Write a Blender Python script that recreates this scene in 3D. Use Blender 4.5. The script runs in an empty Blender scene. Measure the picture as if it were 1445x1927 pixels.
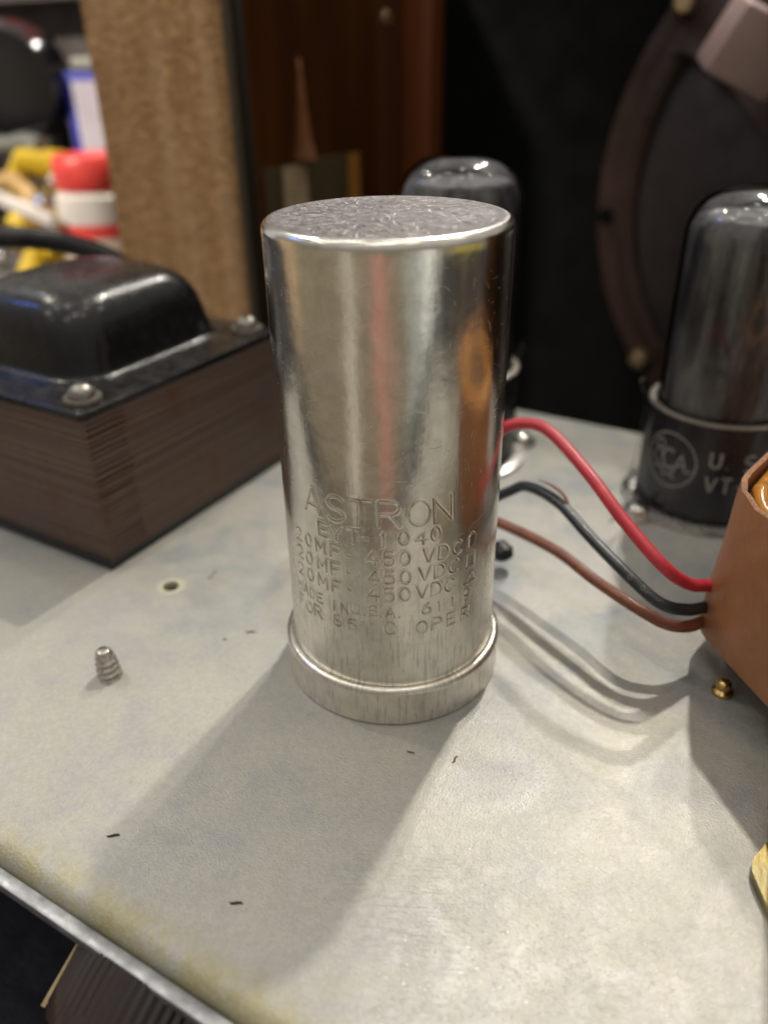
import bpy, bmesh, math, random
import numpy as np
from mathutils import Vector, Matrix
S = 0.001                       # all lengths below are written in millimetres
PI = math.pi
rnd = random.Random(7)
scene = bpy.context.scene
COL = scene.collection

# ------------------------------------------------------------------ camera
CAM = Vector((59.2209, -101.1222, 96.7473))
F = Vector((-0.44655349, 0.74445927, -0.49635711)).normalized()
R = Vector((0.86174196, 0.50713521, -0.01465149)).normalized()
U = R.cross(F)
cd = bpy.data.cameras.new('camera'); cam = bpy.data.objects.new('camera', cd); COL.objects.link(cam)
m = Matrix((R, U, -F)).transposed().to_4x4(); m.translation = CAM * S
cam.matrix_world = m
cd.sensor_fit = 'VERTICAL'; cd.sensor_height = 24; cd.lens = 19.0207
cd.clip_start = 0.002; cd.clip_end = 100
cd.dof.use_dof = True; cd.dof.focus_distance = 0.120; cd.dof.aperture_fstop = 19.02 / 2.6
scene.camera = cam

# ------------------------------------------------------------------ world: a dim workshop
w = bpy.data.worlds.new('World'); scene.world = w; w.use_nodes = True
nt = w.node_tree; N = nt.nodes; L = nt.links; N.clear()
wo = N.new('ShaderNodeOutputWorld'); bg = N.new('ShaderNodeBackground'); L.new(bg.outputs[0], wo.inputs[0])
tc = N.new('ShaderNodeTexCoord')
sep = N.new('ShaderNodeSeparateXYZ'); L.new(tc.outputs['Generated'], sep.inputs[0])
ramp = N.new('ShaderNodeValToRGB')
mp = N.new('ShaderNodeMapRange'); mp.inputs[1].default_value = -1; mp.inputs[2].default_value = 1
L.new(sep.outputs[2], mp.inputs[0]); L.new(mp.outputs[0], ramp.inputs[0])
cr = ramp.color_ramp
cr.elements[0].position = 0.0; cr.elements[0].color = (.15, .12, .085, 1)
cr.elements[1].position = 1.0; cr.elements[1].color = (.62, .58, .52, 1)
for p_, c_ in ((.42, (.27, .225, .16, 1)), (.52, (.20, .175, .14, 1)), (.70, (.36, .34, .31, 1))):
    e = cr.elements.new(p_); e.color = c_
cur = ramp.outputs[0]
def lobe(az, el, waz, wel, col, cur):
    """a soft coloured patch painted into the world background, given by its bearing and height"""
    at = N.new('ShaderNodeMath'); at.operation = 'ARCTAN2'; L.new(sep.outputs[1], at.inputs[0]); L.new(sep.outputs[0], at.inputs[1])
    d = N.new('ShaderNodeMath'); d.operation = 'SUBTRACT'; L.new(at.outputs[0], d.inputs[0]); d.inputs[1].default_value = math.radians(az)
    wr = N.new('ShaderNodeMath'); wr.operation = 'WRAP'; L.new(d.outputs[0], wr.inputs[0]); wr.inputs[1].default_value = PI; wr.inputs[2].default_value = -PI
    a = N.new('ShaderNodeMath'); a.operation = 'DIVIDE'; L.new(wr.outputs[0], a.inputs[0]); a.inputs[1].default_value = math.radians(waz)
    b = N.new('ShaderNodeMath'); b.operation = 'SUBTRACT'; L.new(sep.outputs[2], b.inputs[0]); b.inputs[1].default_value = math.sin(math.radians(el))
    b2 = N.new('ShaderNodeMath'); b2.operation = 'DIVIDE'; L.new(b.outputs[0], b2.inputs[0]); b2.inputs[1].default_value = math.sin(math.radians(wel))
    pa = N.new('ShaderNodeMath'); pa.operation = 'POWER'; L.new(a.outputs[0], pa.inputs[0]); pa.inputs[1].default_value = 4
    pb = N.new('ShaderNodeMath'); pb.operation = 'POWER'; L.new(b2.outputs[0], pb.inputs[0]); pb.inputs[1].default_value = 4
    ad = N.new('ShaderNodeMath'); ad.operation = 'ADD'; L.new(pa.outputs[0], ad.inputs[0]); L.new(pb.outputs[0], ad.inputs[1])
    mr = N.new('ShaderNodeMapRange'); mr.interpolation_type = 'SMOOTHSTEP'
    mr.inputs[1].default_value = 0.6; mr.inputs[2].default_value = 1.35; mr.inputs[3].default_value = 1; mr.inputs[4].default_value = 0
    L.new(ad.outputs[0], mr.inputs[0])
    mx = N.new('ShaderNodeMix'); mx.data_type = 'RGBA'; L.new(mr.outputs[0], mx.inputs[0]); L.new(cur, mx.inputs[6]); mx.inputs[7].default_value = (*col, 1)
    return mx.outputs[2]
cur = lobe(-69, -13, 6, 7, (.52, .25, .20), cur)
cur = lobe(-64, -24, 5, 9, (.46, .23, .175), cur)      # photographer's hand and shirt
cur = lobe(-38, -20, 7, 22, (.38, .39, .35), cur)
cur = lobe(-24, -20, 6, 22, (.95, .95, .88), cur)
cur = lobe(-96, -24, 5, 20, (.55, .50, .40), cur)  # pale patch added to put a light band on the can
cur = lobe(12, -9, 15, 11, (.42, .34, .08), cur)
cur = lobe(-160, -5, 12, 16, (.50, .36, .22), cur)
cur = lobe(170, 10, 10, 30, (.6, .6, .62), cur)
L.new(cur, bg.inputs[0]); bg.inputs[1].default_value = .72

# ------------------------------------------------------------------ lamps
def lamp(name, d, dist, power, col=(1, .93, .82), r=.025):
    ld = bpy.data.lights.new(name, 'POINT'); ld.energy = power; ld.color = col; ld.shadow_soft_size = r
    o = bpy.data.objects.new(name, ld); COL.objects.link(o)
    o.location = Vector(d).normalized() * dist
    return o
lamp('ceiling_lamp', (-.03, .535, .845), 1.7, 38, r=.024)
lamp('ceiling_lamp', (-.09, .72, .70), 1.9, 24, (1, .95, .88), r=.026)
lamp('ceiling_lamp', (-1.0, .04, 1.25), 2.2, 17, (1, .91, .78), r=.05)
for d_, dist_, pw_, c_ in (((.9, .9, 1.8), 2.3, 4, (1, .88, .72)), ((.25, -.45, 1.8), 2.2, 4, (.92, .95, 1)), ((-.5, -.1, 1.9), 2.2, 4, (1, .95, .88)),
                           ((-1.3, .3, 1.2), 2.3, 3, (.85, .9, 1)), ((.3, .2, 2.0), 2.1, 3, (1, .93, .8)), ((-.2, .5, 2.0), 2.3, 3, (1, .95, .86)),
                           ((.6, -.2, 1.7), 2.4, 3, (1, .9, .75)), ((-.9, -.5, 2.0), 2.3, 3, (.9, .95, 1)), ((.1, -.9, 1.6), 2.4, 3, (1, .92, .8))):
    lamp('ceiling_lamp', d_, dist_, pw_, c_, r=.055)
lamp('window_glow', (-1.6, -.5, 1.2), 2.2, 4, (.10, .28, 1), r=.10)
lamp('ceiling_lamp', (-1.1, -.9, 1.5), 2.4, 5, (1, .9, .75), r=.06)
ld = bpy.data.lights.new('added_clutter_spot', 'SPOT'); ld.energy = 27; ld.color = (1, .90, .76); ld.shadow_soft_size = .03; ld.spot_size = math.radians(26); ld.spot_blend = .5  # unseen spot added to brighten the background board and clutter
o = bpy.data.objects.new('added_clutter_spot', ld); COL.objects.link(o); o.location = (-.42, -.50, .62)
o.rotation_euler = (Vector((-.245, .17, .045)) - o.location).to_track_quat('-Z', 'Y').to_euler()

scene.view_settings.view_transform = 'Standard'; scene.view_settings.look = 'None'
scene.view_settings.gamma = 1; scene.view_settings.use_curve_mapping = False
scene.view_settings.exposure = 0.42
scene.cycles.max_bounces = 8; scene.cycles.sample_clamp_indirect = 6

# ------------------------------------------------------------------ material helper
class Mat:
    def __init__(s, name, col=(.5, .5, .5), rough=.5, metal=0.0, spec=.5, coat=0, **k):
        s.m = bpy.data.materials.new(name); s.m.use_nodes = True
        s.nt = s.m.node_tree; s.b = s.nt.nodes['Principled BSDF']
        s.b.inputs['Base Color'].default_value = (*col, 1); s.b.inputs['Roughness'].default_value = rough
        s.b.inputs['Metallic'].default_value = metal; s.b.inputs['Specular IOR Level'].default_value = spec
        s.b.inputs['Coat Weight'].default_value = coat; s.b.inputs['Coat Roughness'].default_value = k.get('coat_rough', .08)
        s.tc = s.nt.nodes.new('ShaderNodeTexCoord'); s.h = None
    def n(s, t, **kw):
        x = s.nt.nodes.new(t)
        for a, b in kw.items(): setattr(x, a, b)
        return x
    def l(s, a, b): s.nt.links.new(a, b)
    def coords(s, sc=(1, 1, 1), rot=(0, 0, 0), loc=(0, 0, 0)):
        mp = s.n('ShaderNodeMapping'); s.l(s.tc.outputs['Object'], mp.inputs[0])
        mp.inputs['Scale'].default_value = [1000 * c for c in sc]     # coordinates in millimetres
        mp.inputs['Rotation'].default_value = rot; mp.inputs['Location'].default_value = loc
        return mp.outputs[0]
    def polar(s, ka, kr, kz):
        """(angle*ka, radius*kr, z*kz) about the object's z axis"""
        sp = s.n('ShaderNodeSeparateXYZ'); s.l(s.coords(), sp.inputs[0])
        a = s.math('ARCTAN2', sp.outputs[1], sp.outputs[0]); a = s.math('MULTIPLY', a, ka)
        x2 = s.math('MULTIPLY', sp.outputs[0], sp.outputs[0]); y2 = s.math('MULTIPLY', sp.outputs[1], sp.outputs[1])
        r = s.math('MULTIPLY', s.math('SQRT', s.math('ADD', x2, y2), 0), kr); z = s.math('MULTIPLY', sp.outputs[2], kz)
        c = s.n('ShaderNodeCombineXYZ'); s.l(a, c.inputs[0]); s.l(r, c.inputs[1]); s.l(z, c.inputs[2]); return c.outputs[0]
    def math(s, op, a, b=0.0, clamp=False):
        x = s.n('ShaderNodeMath', operation=op, use_clamp=clamp)
        for i, v in enumerate((a, b)):
            if isinstance(v, (int, float)): x.inputs[i].default_value = v
            else: s.l(v, x.inputs[i])
        return x.outputs[0]
    def noise(s, vec, scale=1, detail=4, rough=.55, dist=0):
        x = s.n('ShaderNodeTexNoise'); s.l(vec, x.inputs['Vector']); x.inputs['Scale'].default_value = scale
        x.inputs['Detail'].default_value = detail; x.inputs['Roughness'].default_value = rough; x.inputs['Distortion'].default_value = dist
        return x.outputs['Fac']
    def ramp(s, fac, *stops):
        x = s.n('ShaderNodeValToRGB'); s.l(fac, x.inputs[0]); e = x.color_ramp.elements
        for i, (p, c) in enumerate(stops):
            if isinstance(c, (int, float)): c = (c, c, c)
            if i < 2: e[i].position = p; e[i].color = (*c, 1)
            else:
                q = e.new(p); q.color = (*c, 1)
        return x.outputs[0]
    def mix(s, fac, a, b, mode='MIX'):
        x = s.n('ShaderNodeMix', data_type='RGBA', blend_type=mode)
        for i, v in ((0, fac), (6, a), (7, b)):
            if isinstance(v, (int, float)): x.inputs[i].default_value = v
            elif isinstance(v, tuple): x.inputs[i].default_value = (*v, 1)
            else: s.l(v, x.inputs[i])
        return x.outputs[2]
    def color(s, c): s.l(c, s.b.inputs['Base Color']); return s
    def rough(s, r): s.l(r, s.b.inputs['Roughness']); return s
    def bump(s, h, dist=.1, strength=1):
        x = s.n('ShaderNodeBump'); x.inputs['Strength'].default_value = strength; x.inputs['Distance'].default_value = dist * S
        s.l(h, x.inputs['Height'])
        if s.h is not None: s.l(s.h, x.inputs['Normal'])
        s.h = x.outputs[0]; s.l(s.h, s.b.inputs['Normal']); return s

def simple(name, col, rough=.5, metal=0., var=.25, scale=.6, bump=.03, bscale=2, **k):
    M_ = Mat(name, col, rough, metal, **k)
    f = M_.noise(M_.coords(), scale, 5)
    M_.color(M_.ramp(f, (.3, tuple(c * (1 - var) for c in col)), (.7, tuple(min(1, c * (1 + var)) for c in col))))
    r = M_.noise(M_.coords(loc=(7, 3, 1)), scale * 1.7, 4)
    M_.rough(M_.ramp(r, (.3, max(.02, rough * .75)), (.7, min(1, rough * 1.25))))
    if bump: M_.bump(M_.noise(M_.coords(), bscale, 4), bump)
    return M_.m

# --- plated steel of the chassis
def chassis_mat():
    M_ = Mat('zinc_plated_steel', (.5, .5, .46), .46, .3)
    c = M_.coords()
    big = M_.noise(c, .035, 6, .6, 1.2)
    mid = M_.noise(M_.coords(loc=(40, 9, 2)), .11, 6, .65, .8)
    fine = M_.noise(c, 2.6, 3, .6)
    base = M_.ramp(big, (.32, (.39, .39, .38)), (.52, (.45, .44, .41)), (.72, (.50, .48, .415)))
    blot = M_.ramp(mid, (.42, 0.0), (.56, 1.0))
    base = M_.mix(M_.math('MULTIPLY', blot, .55), base, (.46, .455, .385))
    blue = M_.ramp(M_.noise(M_.coords(loc=(3, 70, 5)), .055, 7, .62, .8), (.46, 0.0), (.70, 1.0))
    sp = M_.n('ShaderNodeSeparateXYZ'); M_.l(c, sp.inputs[0])
    back = M_.math('MULTIPLY', M_.math('ADD', sp.outputs[1], 25), .03, True)          # the greyer oxide lies towards the back
    base = M_.mix(M_.math('MULTIPLY', M_.math('MULTIPLY', blue, back), .8), base, (.25, .285, .32))
    # olive corrosion along the front edge
    fr = M_.n('ShaderNodeMapRange'); M_.l(sp.outputs[1], fr.inputs[0]); fr.inputs[1].default_value = -58.8; fr.inputs[2].default_value = -63.2
    e2 = M_.math('MULTIPLY', fr.outputs[0], M_.ramp(M_.noise(M_.coords(sc=(1, .6, 1)), .22, 7, .75), (.40, 0.0), (.58, 1.0)), True)
    base = M_.mix(M_.math('MULTIPLY', e2, .72), base, (.42, .37, .17))
    # cream halo round the small hole, faint
    def dist2(u, v):
        a = M_.math('SUBTRACT', sp.outputs[0], u); b = M_.math('SUBTRACT', sp.outputs[1], v)
        return M_.math('SQRT', M_.math('ADD', M_.math('MULTIPLY', a, a), M_.math('MULTIPLY', b, b)), 0)
    h = M_.ramp(dist2(-50.8, -4.4), (0.0, 1.0), (1.0, 0.0)); h.node.color_ramp.elements[0].position = 0
    hd = M_.n('ShaderNodeMapRange'); M_.l(dist2(-50.8, -4.4), hd.inputs[0]); hd.inputs[1].default_value = 3.6; hd.inputs[2].default_value = 1.6
    hd.interpolation_type = 'SMOOTHSTEP'
    base = M_.mix(M_.math('MULTIPLY', hd.outputs[0], .75), base, (.72, .70, .48))
    # old patch with a hard upper edge, front right (paler wiped area and flaking)
    px = M_.n('ShaderNodeMapRange'); M_.l(sp.outputs[0], px.inputs[0]); px.inputs[1].default_value = 27; px.inputs[2].default_value = 30
    py = M_.n('ShaderNodeMapRange'); M_.l(sp.outputs[1], py.inputs[0]); py.inputs[1].default_value = -20; py.inputs[2].default_value = -45
    reg = M_.math('MULTIPLY', px.outputs[0], py.outputs[0], True)
    fl = M_.math('MULTIPLY', reg, M_.ramp(M_.noise(M_.coords(loc=(11, 2, 0)), .16, 7, .7, .6), (.47, 0.0), (.60, 1.0)))
    base = M_.mix(M_.math('MULTIPLY', fl, .5), base, (.66, .65, .62))
    spk = M_.ramp(M_.noise(M_.coords(), 1.5, 3, .6), (.60, 0.0), (.66, 1.0))
    base = M_.mix(M_.math('MULTIPLY', M_.math('MULTIPLY', spk, reg), .9), base, (.95, .94, .92))
    dk = M_.ramp(M_.noise(M_.coords(loc=(5, 5, 5)), .6, 4, .7), (.64, 0.0), (.72, 1.0))
    base = M_.mix(M_.math('MULTIPLY', dk, .35), base, (.22, .20, .16))
    gr = M_.ramp(M_.noise(M_.coords(loc=(2, 8, 3)), 1.5, 4, .75), (.30, .89), (.5, 1.0), (.72, 1.12))
    base = M_.mix(1.0, base, gr, 'MULTIPLY')
    g2 = M_.ramp(M_.noise(M_.coords(loc=(12, 8, 3)), .45, 6, .7, .5), (.30, .96), (.5, 1.0), (.72, 1.05))
    base = M_.mix(1.0, base, g2, 'MULTIPLY')
    M_.color(base)
    M_.l(M_.ramp(mid, (.3, .40), (.7, .28)), M_.b.inputs['Metallic'])
    M_.rough(M_.ramp(M_.noise(M_.coords(loc=(1, 33, 0)), .09, 6, .6, 1), (.32, .44), (.68, .55)))
    M_.bump(M_.noise(c, 2.8, 2, .6), .085)
    M_.bump(fine, .05)
    M_.bump(M_.noise(c, 1.1, 4, .6), .03)
    # fingerprint-like ripples in the plating
    r0 = M_.n('ShaderNodeMapping'); M_.l(M_.coords(rot=(0, 0, -.50)), r0.inputs[0]); r0.inputs['Scale'].default_value = (.22, 1.55, 1)
    wv = M_.noise(r0.outputs[0], 1, 2, .5, .8)
    rm = M_.n('ShaderNodeMapRange'); rm.interpolation_type = 'SMOOTHSTEP'; M_.l(dist2(27, -43), rm.inputs[0]); rm.inputs[1].default_value = 15; rm.inputs[2].default_value = 5
    rmask = M_.math('MULTIPLY', rm.outputs[0], M_.ramp(M_.noise(M_.coords(loc=(9, 9, 9)), .12, 3), (.4, .1), (.6, 1.0)))
    M_.bump(M_.math('MULTIPLY', wv, rmask), .22)
    M_.bump(M_.math('MULTIPLY', M_.math('MULTIPLY', spk, reg), 1.0), .07)
    return M_.m

def can_mat():
    M_ = Mat('worn_aluminium', (.80, .77, .71), .2, 1.0)
    c = M_.coords()
    sp = M_.n('ShaderNodeSeparateXYZ'); M_.l(c, sp.inputs[0])
    low = M_.n('ShaderNodeMapRange'); M_.l(sp.outputs[2], low.inputs[0]); low.inputs[1].default_value = 46; low.inputs[2].default_value = 14
    vert = M_.noise(M_.polar(46, .3, .22), 1, 6, .65)
    mott = M_.noise(M_.coords(), .22, 7, .7, 1)
    base = M_.ramp(mott, (.35, (.70, .665, .59)), (.65, (.86, .835, .76)))
    strk = M_.ramp(vert, (.40, 1.0), (.47, 0.0))
    base = M_.mix(M_.math('MULTIPLY', M_.math('MULTIPLY', strk, low.outputs[0]), .5), base, (.40, .38, .34))
    st = M_.ramp(M_.noise(M_.coords(loc=(8, 1, 4)), .8, 6, .75), (.62, 0.0), (.70, 1.0))
    base = M_.mix(M_.math('MULTIPLY', st, .35), base, (.42, .37, .27))
    ga = M_.n('ShaderNodeAttribute', attribute_name='groove_shade')  # darkens the stamped grooves, shade put into the colour
    base = M_.mix(M_.math('MULTIPLY', ga.outputs['Fac'], .62), base, (.20, .165, .12))
    M_.color(base)
    r = M_.ramp(M_.noise(M_.polar(14, .3, .12), 1, 5, .6), (.3, .13), (.7, .21))
    r2 = M_.math('ADD', r, M_.math('MULTIPLY', low.outputs[0], .13))
    M_.rough(M_.math('ADD', r2, M_.math('MULTIPLY', M_.ramp(mott, (.45, 0.0), (.7, 1.0)), .03)))
    M_.bump(M_.noise(M_.polar(60, .2, .35), 1, 4, .6), .012)
    M_.bump(M_.noise(M_.coords(sc=(1, 1, .5)), 3.0, 4, .7), .010)
    M_.bump(M_.noise(M_.coords(), .12, 3), .12)
    return M_.m

def can_top_mat():
    M_ = Mat('scratched_aluminium_top', (.66, .63, .63), .36, 1.0)
    v0 = M_.noise(M_.polar(34, .5, 0), 1, 8, .8, .6); v1 = M_.noise(M_.coords(), .8, 8, .8, 1.5)
    v = M_.math('ADD', M_.math('MULTIPLY', v0, .4), M_.math('MULTIPLY', v1, .6))
    M_.color(M_.ramp(v, (.38, (.36, .345, .35)), (.52, (.50, .48, .48)), (.66, (.70, .67, .66))))
    M_.rough(M_.ramp(v, (.4, .28), (.6, .46)))
    M_.bump(v, .012); M_.bump(M_.noise(M_.coords(), 2.5, 5, .7), .02)
    return M_.m

MT = {}
MT['chassis'] = chassis_mat(); MT['can'] = can_mat(); MT['cantop'] = can_top_mat()
MT['scratch'] = simple('bright_scratch', (.95, .93, .90), .55, 1, bump=0)
MT['lip'] = simple('dull_steel_edge', (.36, .37, .38), .42, .8, .3, .3, .05, 1)
MT['panel'] = simple('black_crackle_paint', (.012, .012, .014), .6, 0, .3, .8, .15, .9)
MT['blackenamel'] = None
def enamel():
    M_ = Mat('black_enamel', (.008, .008, .009), .2, 0, .4, .15)
    f = M_.noise(M_.coords(), .35, 7, .7, .6)
    g = M_.n('ShaderNodeNewGeometry'); sp = M_.n('ShaderNodeSeparateXYZ'); M_.l(g.outputs['Normal'], sp.inputs[0])
    dust = M_.ramp(M_.noise(M_.coords(sc=(1, 1.6, 1), loc=(3, 2, 1)), .16, 8, .75, 1.2), (.46, 0.0), (.68, 1.0))
    up = M_.ramp(sp.outputs[2], (.75, 0.0), (.98, 1.0))
    c = M_.ramp(f, (.35, (.006, .006, .007)), (.7, (.014, .013, .0125)))
    c = M_.mix(M_.math('MULTIPLY', M_.math('MULTIPLY', dust, up), .30), c, (.17, .15, .125))
    M_.color(c); M_.rough(M_.ramp(f, (.3, .16), (.7, .34)))
    M_.bump(M_.noise(M_.coords(), .5, 5), .06); M_.bump(M_.noise(M_.coords(), 2.2, 3), .02)
    return M_.m
MT['blackenamel'] = enamel()
def lams():
    M_ = Mat('varnished_laminations', (.07, .055, .045), .42, .25)
    c = M_.coords(sc=(.0015, .0015, 1.7))
    l1 = M_.noise(c, 1, 4, .7)
    col = M_.ramp(l1, (.35, (.095, .062, .050)), (.5, (.165, .112, .090)), (.65, (.25, .18, .145)))
    red = M_.ramp(M_.noise(M_.coords(), .09, 5, .6), (.54, 0.0), (.72, 1.0))
    col = M_.mix(M_.math('MULTIPLY', red, .6), col, (.16, .060, .032))
    M_.color(col); M_.rough(M_.ramp(M_.noise(M_.coords(), .5, 4), (.3, .34), (.7, .55)))
    M_.bump(M_.noise(M_.coords(sc=(.12, .12, 2.2)), 1, 3, .6), .05)
    return M_.m
MT['lams'] = lams()
MT['gasket'] = simple('black_fibre', (.012, .013, .012), .55)
MT['screw'] = simple('aged_screw_steel', (.30, .28, .26), .38, .85, .3, 1.5, .05, 2)
MT['washer'] = simple('aged_washer_steel', (.22, .20, .17), .45, .7, .3, 1.5, .05, 2)
MT['nickel'] = simple('bright_nickel', (.72, .69, .64), .18, 1, .2, .8, .03, 1)
MT['saddle'] = simple('plated_saddle', (.62, .61, .58), .28, .9, .2, .5, .04, 1)
MT['rubber'] = simple('black_rubber', (.010, .010, .010), .45)
MT['brass'] = simple('brass', (.58, .40, .16), .25, 1, .2, 1)
def paint_coat(): 
    M_ = Mat('graphite_coating', (.11, .11, .12), .36, .0, .5)
    f = M_.noise(M_.polar(3.2, .2, .05), 1, 4, .6)
    M_.color(M_.ramp(f, (.36, (.13, .13, .133)), (.50, (.32, .32, .325)), (.64, (.60, .60, .61))))
    return M_.m
MT['coating'] = paint_coat()
def glass():
    m = bpy.data.materials.new('smoky_glass'); m.use_nodes = True; nt = m.node_tree; nt.nodes.clear()
    o = nt.nodes.new('ShaderNodeOutputMaterial'); mx = nt.nodes.new('ShaderNodeMixShader')
    tr = nt.nodes.new('ShaderNodeBsdfTransparent'); tr.inputs[0].default_value = (.74, .745, .75, 1)
    gl = nt.nodes.new('ShaderNodeBsdfGlossy'); gl.inputs['Roughness'].default_value = .035
    fr = nt.nodes.new('ShaderNodeFresnel'); fr.inputs[0].default_value = 1.6
    nt.links.new(fr.outputs[0], mx.inputs[0]); nt.links.new(tr.outputs[0], mx.inputs[1]); nt.links.new(gl.outputs[0], mx.inputs[2])
    nt.links.new(mx.outputs[0], o.inputs[0]); return m
MT['glass'] = glass()
MT['bakelite'] = simple('black_bakelite', (.014, .014, .015), .24, 0, .3, .5, .02, 2, spec=.6)
MT['print'] = simple('silver_grey_print', (.27, .26, .24), .6, 0, .45, 1.6, 0)
MT['red'] = simple('red_insulation', (.52, .035, .055), .38, 0, .15, .4, .05, .8)
MT['brown'] = simple('brown_insulation', (.20, .065, .035), .4, 0, .25, .5, .05, .8)
MT['blackwire'] = simple('black_insulation', (.022, .027, .034), .33, 0, .3, .5, .04, .8, spec=.6)
MT['yprint'] = simple('yellowed_wire_print', (.30, .27, .13), .6)
def paper():
    M_ = Mat('brown_fibre_paper', (.27, .105, .045), .48, 0, .45)
    a = M_.noise(M_.coords(), .10, 5, .6, .5); b = M_.noise(M_.coords(loc=(2, 5, 1)), 1.3, 5, .7)
    c = M_.ramp(a, (.35, (.27, .112, .047)), (.65, (.37, .16, .074)))
    sp = M_.ramp(b, (.68, 0.0), (.74, 1.0)); c = M_.mix(M_.math('MULTIPLY', sp, .5), c, (.06, .025, .012))
    M_.color(c); M_.rough(M_.ramp(a, (.3, .38), (.7, .55)))
    M_.bump(M_.noise(M_.coords(), 1.2, 5, .6), .05); M_.bump(M_.noise(M_.coords(), .15, 3), .4)
    return M_.m
MT['paper'] = paper()
MT['paperedge'] = simple('raw_paper_edge', (.34, .17, .10), .8, 0, .4, 2, .15, 3)
MT['amber'] = simple('amber_wax', (.42, .18, .03), .22, 0, .4, .25, .2, .5, spec=.6)
MT['darkfill'] = simple('dark_winding', (.05, .022, .012), .5)
def yellowplate():
    M_ = Mat('yellow_passivated_steel', (.5, .42, .2), .32, .75)
    f = M_.noise(M_.coords(), .05, 3, .5)
    M_.color(M_.ramp(f, (.35, (.23, .20, .10)), (.5, (.30, .22, .07)), (.65, (.36, .22, .05))))
    M_.bump(M_.noise(M_.coords(), 1.5, 4), .03); return M_.m
MT['yellow'] = yellowplate()
def tweed():
    M_ = Mat('rough_brown_fabric', (.25, .15, .075), .85, 0, .2)
    a = M_.noise(M_.coords(sc=(.28, 1, .85)), .8, 6, .62, .8)
    b = M_.noise(M_.coords(sc=(1, 1, .06)), .16, 4, .5)
    c = M_.ramp(a, (.36, (.13, .070, .030)), (.5, (.195, .112, .050)), (.64, (.27, .165, .080)))
    c = M_.mix(M_.ramp(b, (.45, 0.0), (.62, .55)), c, (.25, .17, .10))
    M_.color(c); M_.bump(a, 2.2); return M_.m
MT['tweed'] = tweed()
MT['edgestrip'] = simple('dark_edge_strip', (.016, .011, .006), .85, spec=.2)
def wood(name, c1, c2, rough, axis=(1, 1, .06)):
    M_ = Mat(name, c1, rough, 0, .5, .3)
    g = M_.noise(M_.coords(sc=axis), .07, 3, .5, 1.0)
    M_.color(M_.ramp(g, (.35, c1), (.65, c2))); return M_.m
MT['wood'] = wood('varnished_orange_wood', (.045, .014, .003), (.090, .030, .006), .24)
MT['cleat'] = wood('red_brown_wood', (.12, .030, .006), (.17, .05, .010), .4)
MT['baffle'] = simple('black_painted_board', (.0025, .0028, .0028), .85, 0, .4, .05, .1, .3, spec=.12)
MT['spkring'] = simple('brown_speaker_frame', (.026, .010, .006), .8, 0, .3, .05)
MT['cone'] = simple('dark_paper_cone', (.028, .020, .020), .8, 0, .3, .05)
MT['pink'] = simple('pale_painted_magnet', (.33, .23, .21), .5, 0, .1, .05)
MT['bolt'] = simple('bright_bolt', (.6, .45, .28), .3, .9)
MT['cloth'] = simple('black_bench_cloth', (.010, .011, .017), .9, 0, .5, .12, .6, .3)
MT['concrete'] = simple('dim_back_wall', (.16, .12, .11), .8, 0, .5, .01)
MT['ribbed'] = wood('dark_brown_bakelite', (.014, .008, .007), (.034, .020, .018), .42, (1, .2, .2))

# ------------------------------------------------------------------ mesh helpers (millimetres in, metres out)
def obj(name, bm_or_data, mat, parent=None, smooth=True, loc=(0, 0, 0), mats=None):
    me = bpy.data.meshes.new(name)
    if isinstance(bm_or_data, bmesh.types.BMesh):
        bm = bm_or_data; bmesh.ops.recalc_face_normals(bm, faces=bm.faces)
        for v in bm.verts: v.co *= S
        bm.to_mesh(me); bm.free()
    else:
        v, f = bm_or_data; me.from_pydata([(a * S, b * S, c * S) for a, b, c in v], [], f)
    for mm in (mats or [mat]): me.materials.append(mm)
    if smooth:
        me.polygons.foreach_set('use_smooth', [True] * len(me.polygons))
        try: me.set_sharp_from_angle(angle=math.radians(38))
        except Exception: pass
    me.update()
    o = bpy.data.objects.new(name, me); COL.objects.link(o); o.location = Vector(loc) * S
    if parent: o.parent = parent
    return o
def tag(o, label, cat, group=None, kind=None):
    if label: o['label'] = label
    if cat: o['category'] = cat
    if group: o['group'] = group
    if kind: o['kind'] = kind
    return o
def thing(name, loc, label, cat, group=None):
    o = bpy.data.objects.new(name, None); COL.objects.link(o); o.location = Vector(loc) * S
    o.empty_display_size = .01
    return tag(o, label, cat, group)
def box(bm, x0, x1, y0, y1, z0, z1, bev=0, seg=2):
    r = bmesh.ops.create_cube(bm, size=1)
    for v in r['verts']:
        v.co = Vector(((x0 + x1) / 2 + v.co.x * (x1 - x0), (y0 + y1) / 2 + v.co.y * (y1 - y0), (z0 + z1) / 2 + v.co.z * (z1 - z0)))
    if bev:
        es = list({e for v in r['verts'] for e in v.link_edges})
        bmesh.ops.bevel(bm, geom=es, offset=bev, segments=seg, affect='EDGES', profile=.5)
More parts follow.
